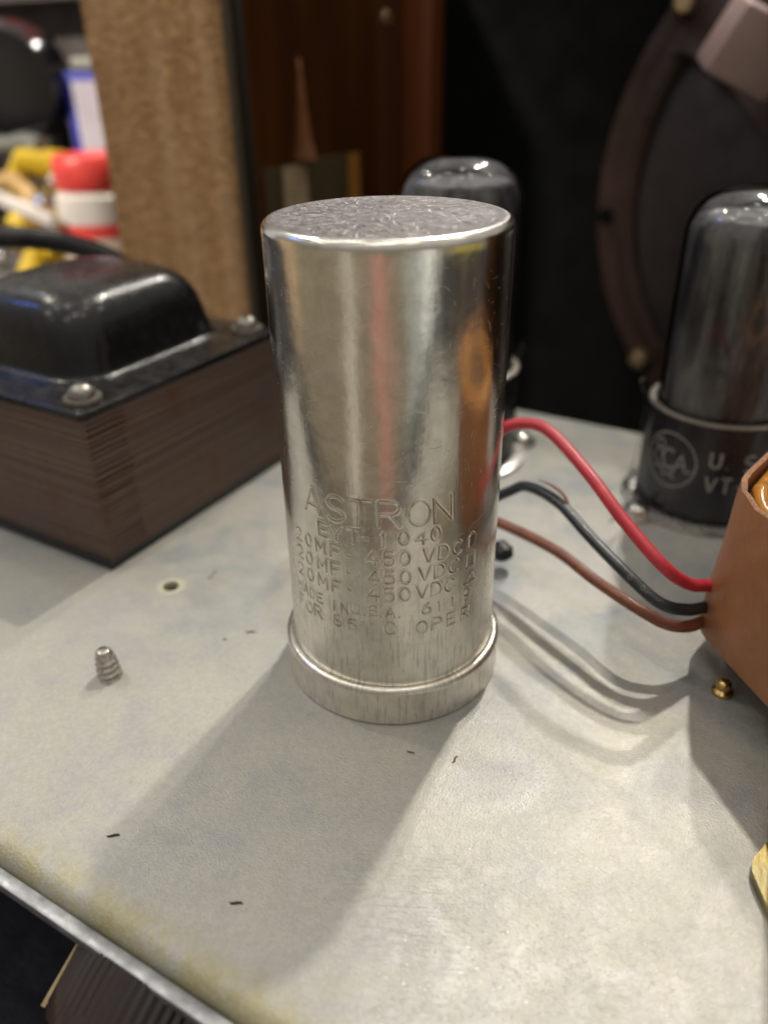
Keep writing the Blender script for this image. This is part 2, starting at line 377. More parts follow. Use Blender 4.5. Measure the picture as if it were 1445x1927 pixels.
def lathe(bm, prof, n=64, c=(0, 0), z=0, axis=None, origin=(0, 0, 0), wob=None):
    """prof: (r, z) list; closes to the axis when r==0"""
    rings = []
    for r, h in prof:
        if r <= 1e-6: rings.append([bm.verts.new((c[0], c[1], z + h))])
        else: rings.append([bm.verts.new((c[0] + r * math.cos(2 * PI * i / n), c[1] + r * math.sin(2 * PI * i / n), z + h)) for i in range(n)])
    for a, b in zip(rings, rings[1:]):
        for i in range(n):
            j = (i + 1) % n
            if len(a) == 1 and len(b) == 1: continue
            if len(a) == 1: bm.faces.new((a[0], b[i], b[j]))
            elif len(b) == 1: bm.faces.new((a[i], b[0], a[j]))
            else: bm.faces.new((a[i], b[i], b[j], a[j]))
    vs = [v for r_ in rings for v in r_]
    if axis is not None:
        q = Vector((0, 0, 1)).rotation_difference(Vector(axis)).to_matrix()
        for v in vs: v.co = q @ v.co + Vector(origin)
    return vs
def spline(pts, k=8):
    P = [Vector(p) for p in pts]; P = [2 * P[0] - P[1]] + P + [2 * P[-1] - P[-2]]; out = []
    for i in range(1, len(P) - 2):
        for t in range(k):
            t /= k; a, b, c, d = P[i - 1:i + 3]
            out.append(.5 * (2 * b + (c - a) * t + (2 * a - 5 * b + 4 * c - d) * t * t + (3 * b - a - 3 * c + d) * t ** 3))
    out.append(P[-2]); return out
def tube(bm, pts, r, n=12, cap=True):
    up = Vector((0, 0, 1)); rings = []; prev = None
    for i, p in enumerate(pts):
        t = (pts[min(i + 1, len(pts) - 1)] - pts[max(i - 1, 0)]).normalized()
        x = (prev - t * prev.dot(t)) if prev is not None else t.cross(up)
        if x.length < 1e-4: x = t.cross(Vector((1, 0, 0)))
        x.normalize(); prev = x; y = t.cross(x)
        rr = r(i / (len(pts) - 1)) if callable(r) else r
        rings.append([bm.verts.new(p + x * rr * math.cos(2 * PI * k / n) + y * rr * math.sin(2 * PI * k / n)) for k in range(n)])
    for a, b in zip(rings, rings[1:]):
        for k in range(n): bm.faces.new((a[k], b[k], b[(k + 1) % n], a[(k + 1) % n]))
    if cap: bm.faces.new(rings[0][::-1]); bm.faces.new(rings[-1])
def prism(bm, poly, z0, z1, bev=0, top=True):
    """poly: list of (x,y), extruded; optional bevel on the rims"""
    a = [bm.verts.new((x, y, z0)) for x, y in poly]; b = [bm.verts.new((x, y, z1)) for x, y in poly]; n = len(poly)
    fs = [bm.faces.new((a[i], a[(i + 1) % n], b[(i + 1) % n], b[i])) for i in range(n)]
    f1 = bm.faces.new(a[::-1]); f2 = bm.faces.new(b)
    if bev: bmesh.ops.bevel(bm, geom=list(f2.edges) + list(f1.edges), offset=bev, segments=2, affect='EDGES')
def rrect(x0, x1, y0, y1, r, k=6):
    out = []
    for cx, cy, a0 in ((x1 - r, y1 - r, 0), (x0 + r, y1 - r, 90), (x0 + r, y0 + r, 180), (x1 - r, y0 + r, 270)):
        for i in range(k + 1):
            a = math.radians(a0 + 90 * i / k); out.append((cx + r * math.cos(a), cy + r * math.sin(a)))
    return out
def round_poly(pts, rads, k=7):
    out = []; n = len(pts)
    for i in range(n):
        p = Vector(pts[i]); a = (Vector(pts[i - 1]) - p); b = (Vector(pts[(i + 1) % n]) - p); r = rads[i]
        a.normalize(); b.normalize(); th = a.angle(b); t = r / math.tan(th / 2); s = p + a * t; e = p + b * t
        for j in range(k + 1):
            u = j / k; out.append(((1 - u) ** 2 * s + 2 * u * (1 - u) * p + u * u * e)[:])
    return out
def loft(bm, rings, cap0=False, cap1=True):
    V = [[bm.verts.new(p) for p in r] for r in rings]; n = len(V[0])
    for a, b in zip(V, V[1:]):
        for i in range(n): bm.faces.new((a[i], a[(i + 1) % n], b[(i + 1) % n], b[i]))
    if cap1: bm.faces.new(V[-1])
    if cap0: bm.faces.new(V[0][::-1])

# ------------------------------------------------------------------ stroke lettering (letters as polylines in a 0.62 x 1 box)
def arc(cx, cy, rx, ry, a0, a1, n=12):
    return [(cx + rx * math.cos(math.radians(a0 + (a1 - a0) * i / n)), cy + ry * math.sin(math.radians(a0 + (a1 - a0) * i / n))) for i in range(n + 1)]
G = {
 'A': [[(0, 0), (.31, 1), (.62, 0)], [(.1, .32), (.52, .32)]],
 'S': [arc(.31, .745, .27, .255, 35, 270, 12) + arc(.31, .245, .29, .245, 90, -145, 12)],
 'T': [[(.31, 0), (.31, 1)], [(0, 1), (.62, 1)]],
 'R': [[(0, 0), (0, 1), (.35, 1)] + arc(.35, .74, .25, .26, 90, -90, 8) + [(0, .48)], [(.3, .48), (.62, 0)]],
 'P': [[(0, 0), (0, 1), (.35, 1)] + arc(.35, .74, .25, .26, 90, -90, 8) + [(0, .48)]],
 'O': [arc(.33, .5, .33, .5, 90, 450, 22)],
 '0': [arc(.27, .5, .26, .5, 90, 450, 20)],
 'N': [[(0, 0), (0, 1), (.58, 0), (.58, 1)]],
 'E': [[(.52, 0), (0, 0), (0, 1), (.52, 1)], [(0, .52), (.42, .52)]],
 'F': [[(0, 0), (0, 1), (.52, 1)], [(0, .52), (.42, .52)]],
 'Y': [[(0, 1), (.29, .5), (.58, 1)], [(.29, .5), (.29, 0)]],
 'M': [[(0, 0), (0, 1), (.33, .35), (.66, 1), (.66, 0)]],
 'V': [[(0, 1), (.31, 0), (.62, 1)]],
 'D': [[(0, 0), (0, 1), (.22, 1)] + arc(.22, .5, .36, .5, 90, -90, 12) + [(0, 0)]],
 'C': [arc(.32, .5, .32, .5, 45, 315, 16)],
 'U': [[(0, 1), (0, .3)] + arc(.28, .3, .28, .3, 180, 360, 10) + [(.56, 1)]],
 'I': [[(.1, 0), (.1, 1)]],
 '1': [[(.08, .8), (.24, 1), (.24, 0)]],
 '2': [arc(.27, .73, .27, .27, 160, -20, 9) + [(0, 0), (.56, 0)]],
 '4': [[(.42, 0), (.42, 1), (0, .3), (.58, .3)]],
 '5': [[(.5, 1), (.08, 1), (.04, .58)] + arc(.26, .32, .28, .31, 125, -140, 12)],
 '6': [arc(.27, .3, .27, .3, 90, 450, 16), [(.03, .38), (.12, .75), (.42, 1)]],
 '9': [arc(.27, .7, .27, .3, 90, 450, 16), [(.51, .62), (.42, .25), (.12, 0)]],
 '8': [arc(.27, .75, .22, .25, 90, 450, 14), arc(.27, .25, .27, .25, 90, 450, 14)],
 '-': [[(.08, .45), (.42, .45)]], '.': [[(.08, 0), (.12, .04)]], '*': [arc(.15, .82, .13, .16, 90, 450, 10)],
 '~': [[(0, 0), (0, .62)] + arc(.26, .62, .26, .38, 180, 0, 10) + [(.52, 0), (0, 0)]],
 '#': [[(0, 0), (.6, 0), (.6, 1), (0, 1), (0, 0)]], '^': [[(0, 0), (.62, .08), (.45, .85), (0, 0)]],
}
GW = {c: max(x for st in G[c] for x, y in st) for c in G}

# ------------------------------------------------------------------ SETTING
bm = bmesh.new(); box(bm, -2600, 900, -175, 1500, -66, -60)
tag(obj('workbench_top', bm, MT['cloth'], smooth=False), None, None, kind='structure')
bm = bmesh.new(); box(bm, -2600, 900, 1480, 1500, -60, 420)
tag(obj('back_wall', bm, MT['concrete'], smooth=False), None, None, kind='structure')

# ------------------------------------------------------------------ CHASSIS
ch = thing('amplifier_chassis', (0, 0, -60), 'dull grey plated steel amplifier chassis that everything stands on, yellowed along its front edge', 'chassis')
def chs(name, bm, mat, **k): return obj(name, bm, mat, ch, loc=(0, 0, 60), **k)
bm = bmesh.new()
hx, hy, hr, hs = -50.8, -4.4, 1.7, 4.0
X0, X1, Y0, Y1 = -150, 175, -62, 118
def grid(x0, x1, y0, y1):
    vs = [bm.verts.new(p) for p in ((x0, y0, 0), (x1, y0, 0), (x1, y1, 0), (x0, y1, 0))]; bm.faces.new(vs)
grid(X0, X1, Y0, hy - hs); grid(X0, X1, hy + hs, Y1); grid(X0, hx - hs, hy - hs, hy + hs); grid(hx + hs, X1, hy - hs, hy + hs)
n = 48; circ = []; sq = []; low = []
for i in range(n):
    a = 2 * PI * i / n; c, s_ = math.cos(a), math.sin(a); k = hs / max(abs(c), abs(s_))
    circ.append(bm.verts.new((hx + hr * c, hy + hr * s_, 0))); sq.append(bm.verts.new((hx + k * c, hy + k * s_, 0)))
    low.append(bm.verts.new((hx + hr * c, hy + hr * s_, -1.5)))
for i in range(n):
    j = (i + 1) % n; bm.faces.new((sq[i], sq[j], circ[j], circ[i])); bm.faces.new((circ[i], circ[j], low[j], low[i]))
# rolled front lip and turned-down back edge
def skirt(prof, x0=X0, x1=X1, nx=40):
    rows = [[bm.verts.new((x0 + (x1 - x0) * i / nx, y, z)) for i in range(nx + 1)] for y, z in prof]
    for a, b in zip(rows, rows[1:]):
        for i in range(nx): bm.faces.new((a[i], a[i + 1], b[i + 1], b[i]))
skirt([(-62, 0)] + [(-62 - 3.2 * math.sin(t), -3.2 + 3.2 * math.cos(t)) for t in [math.radians(q) for q in (12, 24, 36, 48, 60, 72)]] + [(-65.15, -2.6), (-65.2, -8)])
skirt([(118, 0), (118.5, -.15), (118.9, -.6), (119, -1.2), (119, -59.5)])
bmesh.ops.remove_doubles(bm, verts=bm.verts, dist=.001)
chs('top_plate', bm, MT['chassis'])
bm = bmesh.new(); box(bm, X0, X1, -67.5, -65.5, -3.2, -1.3, .35)
chs('front_edge_strip', bm, MT['lip'])
bm = bmesh.new()
vs = [bm.verts.new(p) for p in ((X0, -67.3, -3.25), (X1, -67.3, -3.25), (X1, -34.5, -59.9), (X0, -34.5, -59.9), (X0, -65.5, -3.25), (X1, -65.5, -3.25), (X1, -32.5, -59.9), (X0, -32.5, -59.9))]
for q in ((0, 1, 2, 3), (4, 5, 6, 7), (0, 1, 5, 4), (3, 2, 6, 7), (0, 3, 7, 4), (1, 2, 6, 5)): bm.faces.new([vs[i] for i in q])
chs('front_panel', bm, MT['panel'], smooth=False)
bm = bmesh.new(); box(bm, X0, X0 + 1.2, -32, 118, -59.9, -1.6); chs('side_panel', bm, MT['chassis'], smooth=False)
bm = bmesh.new(); box(bm, X1 - 1.2, X1, -32, 118, -59.9, -1.6); chs('side_panel', bm, MT['chassis'], smooth=False)

# ------------------------------------------------------------------ CAPACITOR CAN
TH0 = math.radians(-59.645)
cap = thing('capacitor_can', (0, 0, 0), 'tall scratched aluminium capacitor can stamped with lettering, in the middle of the chassis', 'capacitor')
RC, H = 17.5, 76.9
segs = []
def put(text, s0, s1, z, h, slope=0, jit=.10, seed=1, hv=None):
    """stamp a line of text along the can: s = arc length from the side facing the camera"""
    rr = random.Random(seed); t = text; n = len(t)
    cw = (s1 - s0) / n
    for i, c in enumerate(t):
        if c == ' ': continue
        hh = h * (hv[i] if hv else 1); wv = .74 * h * (GW[c] / .62 if c not in '1I-.*' else 1)
        wv = min(wv, cw * .84)
        sc = wv / max(GW[c], .3) if c not in '1I-.*' else h * .62
        ox = s0 + i * cw + rr.uniform(-jit, jit) * 1.1; oz = z + slope * (i / n) + rr.uniform(-jit, jit); an = rr.uniform(-.05, .05)
        for st in G[c]:
            q = [(ox + x * sc - an * y * hh, oz + y * hh + an * x * sc) for x, y in st]
            segs.extend(zip(q, q[1:]))
put('ASTRON', -14.2, 10.6, 37.3, 4.1, -.3, .16, 3)
put('EYT-1040', -11.6, 8.4, 34.0, 2.3, .1, .10, 4)
put('20MF-', -17.6, -4.4, 30.7, 2.2, .1, .10, 5); put('450', -3.7, 3.6, 30.599999999999998, 2.35, 0, .10, 25); put('VDC', 4.7, 12.1, 30.8, 2.3, 0, .10, 45)
put('20MF-', -17.6, -4.4, 27.5, 2.2, .1, .10, 6); put('450', -3.7, 3.6, 27.4, 2.35, 0, .10, 26); put('VDC', 4.0, 11.4, 27.6, 2.3, 0, .10, 46)
put('20MF-', -17.6, -4.4, 24.35, 2.2, .1, .10, 7); put('450', -3.7, 3.6, 24.25, 2.35, 0, .10, 27); put('VDC', 3.7, 10.8, 24.450000000000003, 2.3, 0, .10, 47)
put('MADE', -18.4, -11.2, 21.2, 1.75, -.2, .08, 8); put('IN', -9.6, -6.9, 20.9, 1.7, 0, .1, 9); put('U', -6.4, -4.3, 21.25, 1.8, 0, .05, 10); put('.', -4.5, -3.9, 21.25, 1.8, 0, 0, 10); put('S', -3.7, -1.7, 21.25, 1.8, 0, .05, 10); put('.', -2.0, -1.4, 21.25, 1.8, 0, 0, 10); put('A', -1.1, 1.0, 21.25, 1.8, 0, .05, 10); put('.', .9, 1.4, 21.25, 1.8, 0, 0, 10)
put('6119', 4.7, 14.6, 21.25, 2.0, .1, .06, 11)
put('FOR', -18.4, -11.5, 17.7, 2.2, .1, .12, 12); put('85*', -9.6, -2.6, 17.9, 2.1, 0, .12, 13); put('C', -1.3, 1.2, 17.9, 2.35, 0, 0, 14)
put('OPER', 3.6, 14.2, 17.8, 2.2, 0, .1, 15)
def mark(c, s0, z, wd, h):
    for st in G[c]:
        q = [(s0 + x / .6 * wd, z + y * h) for x, y in st]; segs.extend(zip(q, q[1:]))
mark('~', 12.6, 30.7, 1.7, 2.6); mark('#', 12.3, 27.3, 1.8, 2.5); mark('^', 12.0, 24.4, 2.3, 1.8)
A = np.array([a for a, b in segs]); B = np.array([b for a, b in segs])
# arc grid: fine where the stamping is, coarse elsewhere
sfine = np.arange(-19.4, 16.2, .095); circ_len = 2 * PI * RC
scoarse = np.linspace(16.2, circ_len - 19.4, 72)[:-1]
sg = np.concatenate([sfine, scoarse])
zf = np.arange(16.6, 42.6, .095)
zg = np.concatenate([np.array([1.5, 4, 7, 10, 13, 15, 16]), zf, np.arange(43, 75.4, 1.5)])
disp = np.zeros((len(zg), len(sg)))
iz = np.where((zg > 16.5) & (zg < 42.7))[0]; isx = np.arange(len(sfine))
SS, ZZ = np.meshgrid(sfine, zg[iz]); D = np.full(SS.shape, 9.)
for a, b in zip(A, B):
    lo_s, hi_s = min(a[0], b[0]) - .9, max(a[0], b[0]) + .9; lo_z, hi_z = min(a[1], b[1]) - .9, max(a[1], b[1]) + .9
    i0, i1 = np.searchsorted(sfine, (lo_s, hi_s)); j0, j1 = np.searchsorted(zg[iz], (lo_z, hi_z))
    if i1 <= i0 or j1 <= j0: continue
    px, py = SS[j0:j1, i0:i1], ZZ[j0:j1, i0:i1]; d = b - a; l2 = max(d @ d, 1e-9)
    t = np.clip(((px - a[0]) * d[0] + (py - a[1]) * d[1]) / l2, 0, 1)
    D[j0:j1, i0:i1] = np.minimum(D[j0:j1, i0:i1], np.hypot(px - a[0] - t * d[0], py - a[1] - t * d[1]))
rs = np.random.RandomState(5)
wear = 0.75 + .25 * np.sin(SS * .9 + 1) * np.cos(ZZ * .7)
prof = -.14 * np.exp(-(D / .13) ** 4) + .045 * np.exp(-((D - .25) / .09) ** 2)
disp[np.ix_(iz, isx)] = prof * wear
# a few dents and a slight out-of-round, so reflections wander
th = sg / RC
low_f = .05 * np.sin(2 * th[None, :] + .6) + .02 * np.sin(3 * th[None, :] + zg[:, None] * .06) + .010 * np.sin(7 * th[None, :] + zg[:, None] * .11)
def dent(s, z, ws, wz, dep): return -dep * np.exp(-((sg[None, :] - s) / ws) ** 2 - ((zg[:, None] - z) / wz) ** 2)
low_f = low_f + dent(0.5, 61, 2.2, 4.5, .10) + dent(-9, 52, 5, 9, .05) + dent(7, 48, 4, 10, .04) + dent(10.5, 60, 3, 4, .06)
rad = RC + disp + low_f
verts = []; faces = []; ang = TH0 + th
for k in range(len(zg)):
    verts += list(zip((rad[k] * np.cos(ang)).tolist(), (rad[k] * np.sin(ang)).tolist(), [float(zg[k])] * len(sg)))
ns = len(sg)
for k in range(len(zg) - 1):
    b0 = k * ns
    for i in range(ns):
        j = i + 1 if i + 1 < ns else 0
        faces.append((b0 + i, b0 + j, b0 + ns + j, b0 + ns + i))
# rounded shoulder, then the flat top drawn slightly in
last = (len(zg) - 1) * ns; prev = last; ztop0 = zg[-1]; shoulder = []
for q in range(1, 9):
    a = q / 8 * PI / 2; shoulder.append((RC - 1.35 + 1.35 * math.cos(a) - .01, H - 1.4 + 1.4 * math.sin(a)))
shoulder += [(15.8, H - .03), (15.3, H - .10), (14.6, H - .15)]
shoulder = [(RC, H - 1.4)] + shoulder
nbody = len(faces)
for r_, z_ in shoulder:
    st = len(verts); verts += [(r_ * math.cos(a), r_ * math.sin(a), z_) for a in ang]
    for i in range(ns):
        j = i + 1 if i + 1 < ns else 0; faces.append((prev + i, prev + j, st + j, st + i))
    prev = st
nsh = len(faces)
for r_ in (10, 6, 2.5):
    st = len(verts); verts += [(r_ * math.cos(a), r_ * math.sin(a), H - .17 - .03 * math.sin(r_)) for a in ang]
    for i in range(ns):
        j = i + 1 if i + 1 < ns else 0; faces.append((prev + i, prev + j, st + j, st + i))
    prev = st
cidx = len(verts); verts.append((0, 0, H - .2))
for i in range(ns): faces.append((prev + i, prev + (i + 1 if i + 1 < ns else 0), cidx))
body = obj('can_body', (verts, faces), None, cap, mats=[MT['can'], MT['cantop']])
groove_dark = np.zeros(len(verts), dtype=np.float32); dg = np.zeros((len(zg), ns), dtype=np.float32)
dg[np.ix_(iz, isx)] = np.exp(-(D / .16) ** 4) * (.55 + .45 * np.sin(SS * 1.7) * np.sin(ZZ * 1.3 + 1)); groove_dark[:dg.size] = dg.ravel()  # recess shade put into the groove colour, uneven like tarnish
at_ = body.data.attributes.new('groove_shade', 'FLOAT', 'POINT'); at_.data.foreach_set('value', groove_dark)
mi = np.zeros(len(faces), dtype=np.int32); mi[nsh - 5 * ns:] = 1
body.data.polygons.foreach_set('material_index', mi)
try: body.data.set_sharp_from_angle(angle=math.radians(80))
except Exception: pass
# hairline scratches: raised slivers on top and round the side
bm = bmesh.new()
def sliver(pts, wdt, nrm):
    vs = []
    for i, p in enumerate(pts):
        t = (pts[min(i + 1, len(pts) - 1)] - pts[max(i - 1, 0)]).normalized(); nn = nrm(p); x = t.cross(nn).normalized()
        wq = wdt * math.sin(PI * (i + .35) / (len(pts) - .3)); o_ = p + nn * .012
        vs.append((bm.verts.new(o_ - x * wq), bm.verts.new(o_ + x * wq)))
    for a, b in zip(vs, vs[1:]): bm.faces.new((a[0], a[1], b[1], b[0]))
for k in range(260):
    r_ = 15.4 * math.sqrt(rnd.random()); a = rnd.uniform(0, 2 * PI); c0 = Vector((r_ * math.cos(a), r_ * math.sin(a), H - .13))
    d = a + rnd.gauss(0, .5) if rnd.random() < .6 else rnd.uniform(0, PI); ln = rnd.expovariate(1 / 1.2) + .25
    bend = rnd.uniform(-.15, .15); pts = []
    for i in range(5):
        t = (i / 4 - .5) * ln; pts.append(c0 + Vector((math.cos(d) * t - math.sin(d) * bend * t * t, math.sin(d) * t + math.cos(d) * bend * t * t, 0)))
    sliver(pts, rnd.uniform(.03, .12), lambda p: Vector((0, 0, 1)))
def on_can(s, z):
    i = int(np.argmin(np.abs(sg - s))); k = int(np.argmin(np.abs(zg - z))); r_ = RC + float(low_f[k, i]) + .02
    return Vector((r_ * math.cos(TH0 + s / RC), r_ * math.sin(TH0 + s / RC), z))
rad_n = lambda p: Vector((p.x, p.y, 0)).normalized()
for k in range(330):
    s, z = rnd.uniform(-22, 22), rnd.uniform(42, 74) if rnd.random() < .8 else rnd.uniform(12, 42)
    d = rnd.choice([rnd.gauss(.1, .3), rnd.gauss(PI / 2, .35), rnd.uniform(0, PI)]); ln = min(2.6, rnd.expovariate(1 / .55) + .12)
    cv = rnd.uniform(-.18, .18); pts = []
    for i in range(6):
        t = (i / 5 - .5) * ln; pts.append(on_can(s + math.cos(d) * t - math.sin(d) * cv * t * t + rnd.uniform(-.03, .03), z + math.sin(d) * t + math.cos(d) * cv * t * t))
    sliver(pts, rnd.uniform(.012, .045), rad_n)
def crack(pts, wd=.05):
    q = spline([(a, b, 0) for a, b in pts], 5); sliver([on_can(p.x + rnd.uniform(-.05, .05), p.y + rnd.uniform(-.07, .07)) for p in q], wd, rad_n)
crack([(-9.5, 65.4), (-8.3, 65.2), (-7.2, 64.6), (-6.4, 64.7)], .06); crack([(12.4, 33.6), (13.2, 34.6), (14.3, 34.9), (16.2, 35.4)], .06)
crack([(1.5, 54.2), (3.0, 54.8), (4.4, 54.6), (5.2, 54.9)], .05); crack([(-11.5, 61.8), (-9.2, 58.8), (-8, 58)], .035); crack([(-6, 30.5), (-1, 28.6), (4.5, 26.6)], .025)
crack([(-5.5, 70.2), (-3.6, 71.4), (-1.6, 72.1)], .07); crack([(-.8, 44.2), (.8, 44.6), (2.2, 44.4)], .04)
obj('surface_scratches', bm, MT['scratch'], cap, smooth=False)['kind'] = 'stuff'
# mounting ring
bm = bmesh.new()
pr = [(17.2, .05), (18.45, .05), (18.75, .3), (18.7, 1.0), (18.6, 5.6)]
for q in range(0, 9):
    a = math.radians(-10 + 160 * q / 8); pr.append((18.0 + .95 * math.cos(a), 6.6 + .95 * math.sin(a)))
pr += [(17.1, 6.6), (17.2, .05)]
lathe(bm, pr, 160)
obj('mounting_ring', bm, MT['can'], cap)

# ------------------------------------------------------------------ TRANSFORMER
tr = thing('power_transformer', (-95, 25, 0), 'black bell-topped transformer with a bare laminated core, left of the can', 'transformer')
off = (95, -25, 0)
def tpart(name, bm, mat, **k): return obj(name, bm, mat, tr, loc=off, **k)
bm = bmesh.new(); box(bm, -131, -65.8, -6.3, 57.3, .05, 2.0, .3); tpart('fibre_gasket', bm, MT['gasket'])
bm = bmesh.new(); z = 2.05; k = 0
while z < 34.0:
    h = .62; j = rnd.uniform(-.16, .16); j2 = rnd.uniform(-.16, .16) + (.14 if k % 2 else -.14)
    poly = [(-130, -5.5 + j * .6), (-67.2, -5.5 + j * .6), (-66.35 + j2, -5.1 + j * .5), (-66.3 + j2, 4.6), (-66.0 + j * .15, 5.0), (-66.0 + j * .15, 56.5), (-130, 56.5)]
    prism(bm, poly, z, z + h - .10, .10); z += h; k += 1
tpart('laminated_core', bm, MT['lams'], smooth=False)
# flange and bell in one pressing
bm = bmesh.new()
def rr(i, z, r): return [(x, y, z) for x, y in rrect(-130.5 + i, -66.0 - i, -6 + i, 57 - i, r, 8)]
def dome(x0, x1, y0, y1, z, r): return [(x, y, z) for x, y in rrect(x0, x1, y0, y1, r, 8)]
DX0, DX1, DY0, DY1 = -121, -77.2, 4.6, 51.0
rings = [rr(.0, 34.3, 1.2), rr(0, 35.7, 1.2), rr(.35, 36.05, 1.2)]
for i, z, r in ((-1.7, 36.08, 10.5), (-.8, 36.25, 9.8), (-.25, 36.7, 9.4), (0, 37.4, 9.2), (.5, 40, 9.2), (1.1, 43.5, 9.4), (1.7, 46, 9.6), (2.6, 48.2, 9.8), (3.9, 50.1, 10), (5.5, 51.5, 10), (7.6, 52.5, 9.5), (10, 53.0, 8.5), (14, 53.3, 6)):
    rings.append(dome(DX0 + i, DX1 - i, DY0 + i, DY1 - i, z, r))
loft(bm, rings, cap0=True)
tpart('bell_cover', bm, MT['blackenamel'])
def screw_at(parent, loc, x, y, z, rot=0):
    bm = bmesh.new(); lathe(bm, [(0, 1.0), (3.7, 1.0), (3.9, .6), (3.85, 0), (0, 0)][::-1], 32, (x, y), z)
    wsh = obj('washer', bm, MT['washer'], None, loc=loc)
    bm = bmesh.new(); pr = [(2.75, .0), (2.75, .35)] + [(2.75 * math.cos(math.radians(a)), .35 + 2.3 * math.sin(math.radians(a))) for a in (20, 40, 55, 68, 80, 90)]
    lathe(bm, pr[:-1] + [(0, 2.66)], 36, (x, y), z + 1.0)
    ca, sa = math.cos(rot), math.sin(rot)
    for v in bm.verts:
        d = abs((v.co.x - x) * -sa + (v.co.y - y) * ca)
        if d < .42 and v.co.z > z + 2.3: v.co.z -= .8
    s = obj('screw', bm, MT['screw'], parent, loc=loc); wsh.parent = s; wsh.location = (0, 0, 0)
    return s
for x, y, r_ in ((-71.2, -.4, .9), (-71.5, 52.0, 2.2), (-125, 52, 1), (-125, -.4, .2)): screw_at(tr, off, x, y, 36.06, r_)
# small dark print on the bell
bm = bmesh.new(); cx = -118
for row, (txt, yy, hh) in enumerate((('', 30, 3.2),)): pass
bm.free()

# cable behind the transformer
bm = bmesh.new()
MT['cable'] = simple('glossy_cable', (.02, .02, .021), .22, 0, .3, .2, .03)
tube(bm, spline([(-230, 18, 40), (-195, 30, 51), (-165, 36, 53.5), (-152, 48, 52.3), (-146, 57, 50.3), (-141, 64, 47.5), (-136.5, 69.5, 44), (-133, 74, 38), (-131, 77, 26), (-131, 78, 10), (-131, 78, 1.6)], 8), 3.0, 16)
tag(obj('black_cable', bm, MT['cable']), 'thick glossy black cable arching behind the transformer', 'cable')

# ------------------------------------------------------------------ WIRES, GROMMET
def wire(name, pts, r, mat, label):
    kk = random.Random(len(label)); pts = [pts[0]] + [tuple(c + kk.uniform(-.22, .22) for c in p) for p in pts[1:-1]] + [pts[-1]]
    bm = bmesh.new(); tube(bm, spline(pts, 8), r, 14)
    return tag(obj(name, bm, mat), label, 'wire', 'coloured wires running from the grommet to the brown coil')
red = wire('red_wire', [(-2, 38, 1), (-3, 38, 12), (-1.0, 38, 24), (4.2, 37.5, 31.4), (9.5, 37.7, 33.2), (15.3, 35.4, 32.7), (25, 27.6, 29.9), (32.8, 22.2, 26.6), (40.8, 18.2, 22), (44.8, 21.4, 17.8), (47.9, 25.6, 15.6), (52.5, 31, 14)], 1.13, MT['red'], 'red insulated wire, highest of the three running into the coil')
blk = wire('black_wire', [(-.5, 36.5, 1), (-.5, 36, 8), (2.6, 35, 15), (6.8, 35.6, 18.7), (10.8, 35.7, 20.9), (18.3, 31.3, 21.6), (26.8, 25.3, 19.2), (35.4, 19.9, 17.0), (41.6, 18.0, 14.9), (45.8, 20.7, 12.8), (48.4, 25.0, 11.6), (52.5, 31, 11)], 1.06, MT['blackwire'], 'black insulated wire with faint yellowed print, middle one of three')
bm = bmesh.new(); sp_ = spline([(4.0, 34.2, 14), (6.8, 35.6, 18.7), (10.8, 35.7, 20.9), (18.3, 31.3, 21.6), (26.8, 25.3, 19.2), (35.4, 19.9, 17.0), (41.9, 17.2, 15.9), (46.5, 17, 15.8)], 8)
cands = [21, 24, 25, 28, 31, 32, 39, 41, 44, 45, 48]
for i in cands:
    p = sp_[i]; t = (sp_[i + 1] - sp_[i - 1]).normalized(); vw = (CAM - p); vw = (vw - t * vw.dot(t)).normalized(); y = t.cross(vw)
    pts = []
    for k in range(9):
        a = 2 * PI * k / 8; q = t * .34 * math.cos(a) + y * .42 * math.sin(a); o_ = vw * math.sqrt(max(0, 1.09 ** 2 - (.42 * math.sin(a)) ** 2)); pts.append(p + q + o_)
    tube(bm, pts[:9 if i % 3 else 5], .045, 5)
obj('printed_marks', bm, MT['yprint'], blk)
brn = wire('brown_wire', [(-2.6, 36.5, 1), (-2, 36.4, 6), (2.2, 35.5, 10.6), (10.3, 33, 11.6), (20.3, 28.6, 12), (29.1, 24.1, 11.5), (37.2, 19.7, 11.3), (43, 19, 10), (46.6, 21.3, 8.9), (49.2, 25.4, 8.6), (53, 31, 9)], 1.08, MT['brown'], 'brown insulated wire, lowest of the three, entering the coil near its foot')
bm = bmesh.new(); lathe(bm, [(1.5, .05), (3.9, .05), (4.1, 1.2), (3.3, 1.6), (3.4, 2.4), (2.8, 3.1), (1.6, 3.2), (1.5, .05)], 32, (-1.6, 37.2), 0)
tag(obj('rubber_grommet', bm, MT['rubber']), 'black rubber grommet in the chassis just behind the can', 'grommet')
bm = bmesh.new(); tube(bm, [Vector(p) for p in ((6.9, 35.2, 2.2), (6.7, 35.3, 2.8), (6.2, 35.5, 4.0), (5.2, 36, 4.6), (3.5, 36.6, 4.4))], lambda t: 2.5 * math.sin(PI * (t * .8 + .12)), 14)
tag(obj('rubber_bung', bm, MT['rubber']), 'small black rubber bung poking out to the right of the can, under the brown wire', 'bung')
bm = bmesh.new(); ps = spline([(13.0, 34.6, 23.2), (16.2, 33, 23.6), (19, 31.3, 23.3), (20.8, 30, 22.2)], 6)
for i, (a, b) in enumerate(zip(ps, ps[1:])):
    wq = .55 * (1 - abs(i / len(ps) - .45)); d = (b - a).normalized().cross(Vector((0, 0, 1))).normalized()
    vv = [bm.verts.new(p) for p in (a - d * wq, a + d * wq, b + d * wq * .95 + Vector((0, 0, .02)), b - d * wq * .95, )]; bm.faces.new(vv)
bmesh.ops.solidify(bm, geom=bm.faces[:], thickness=.25)
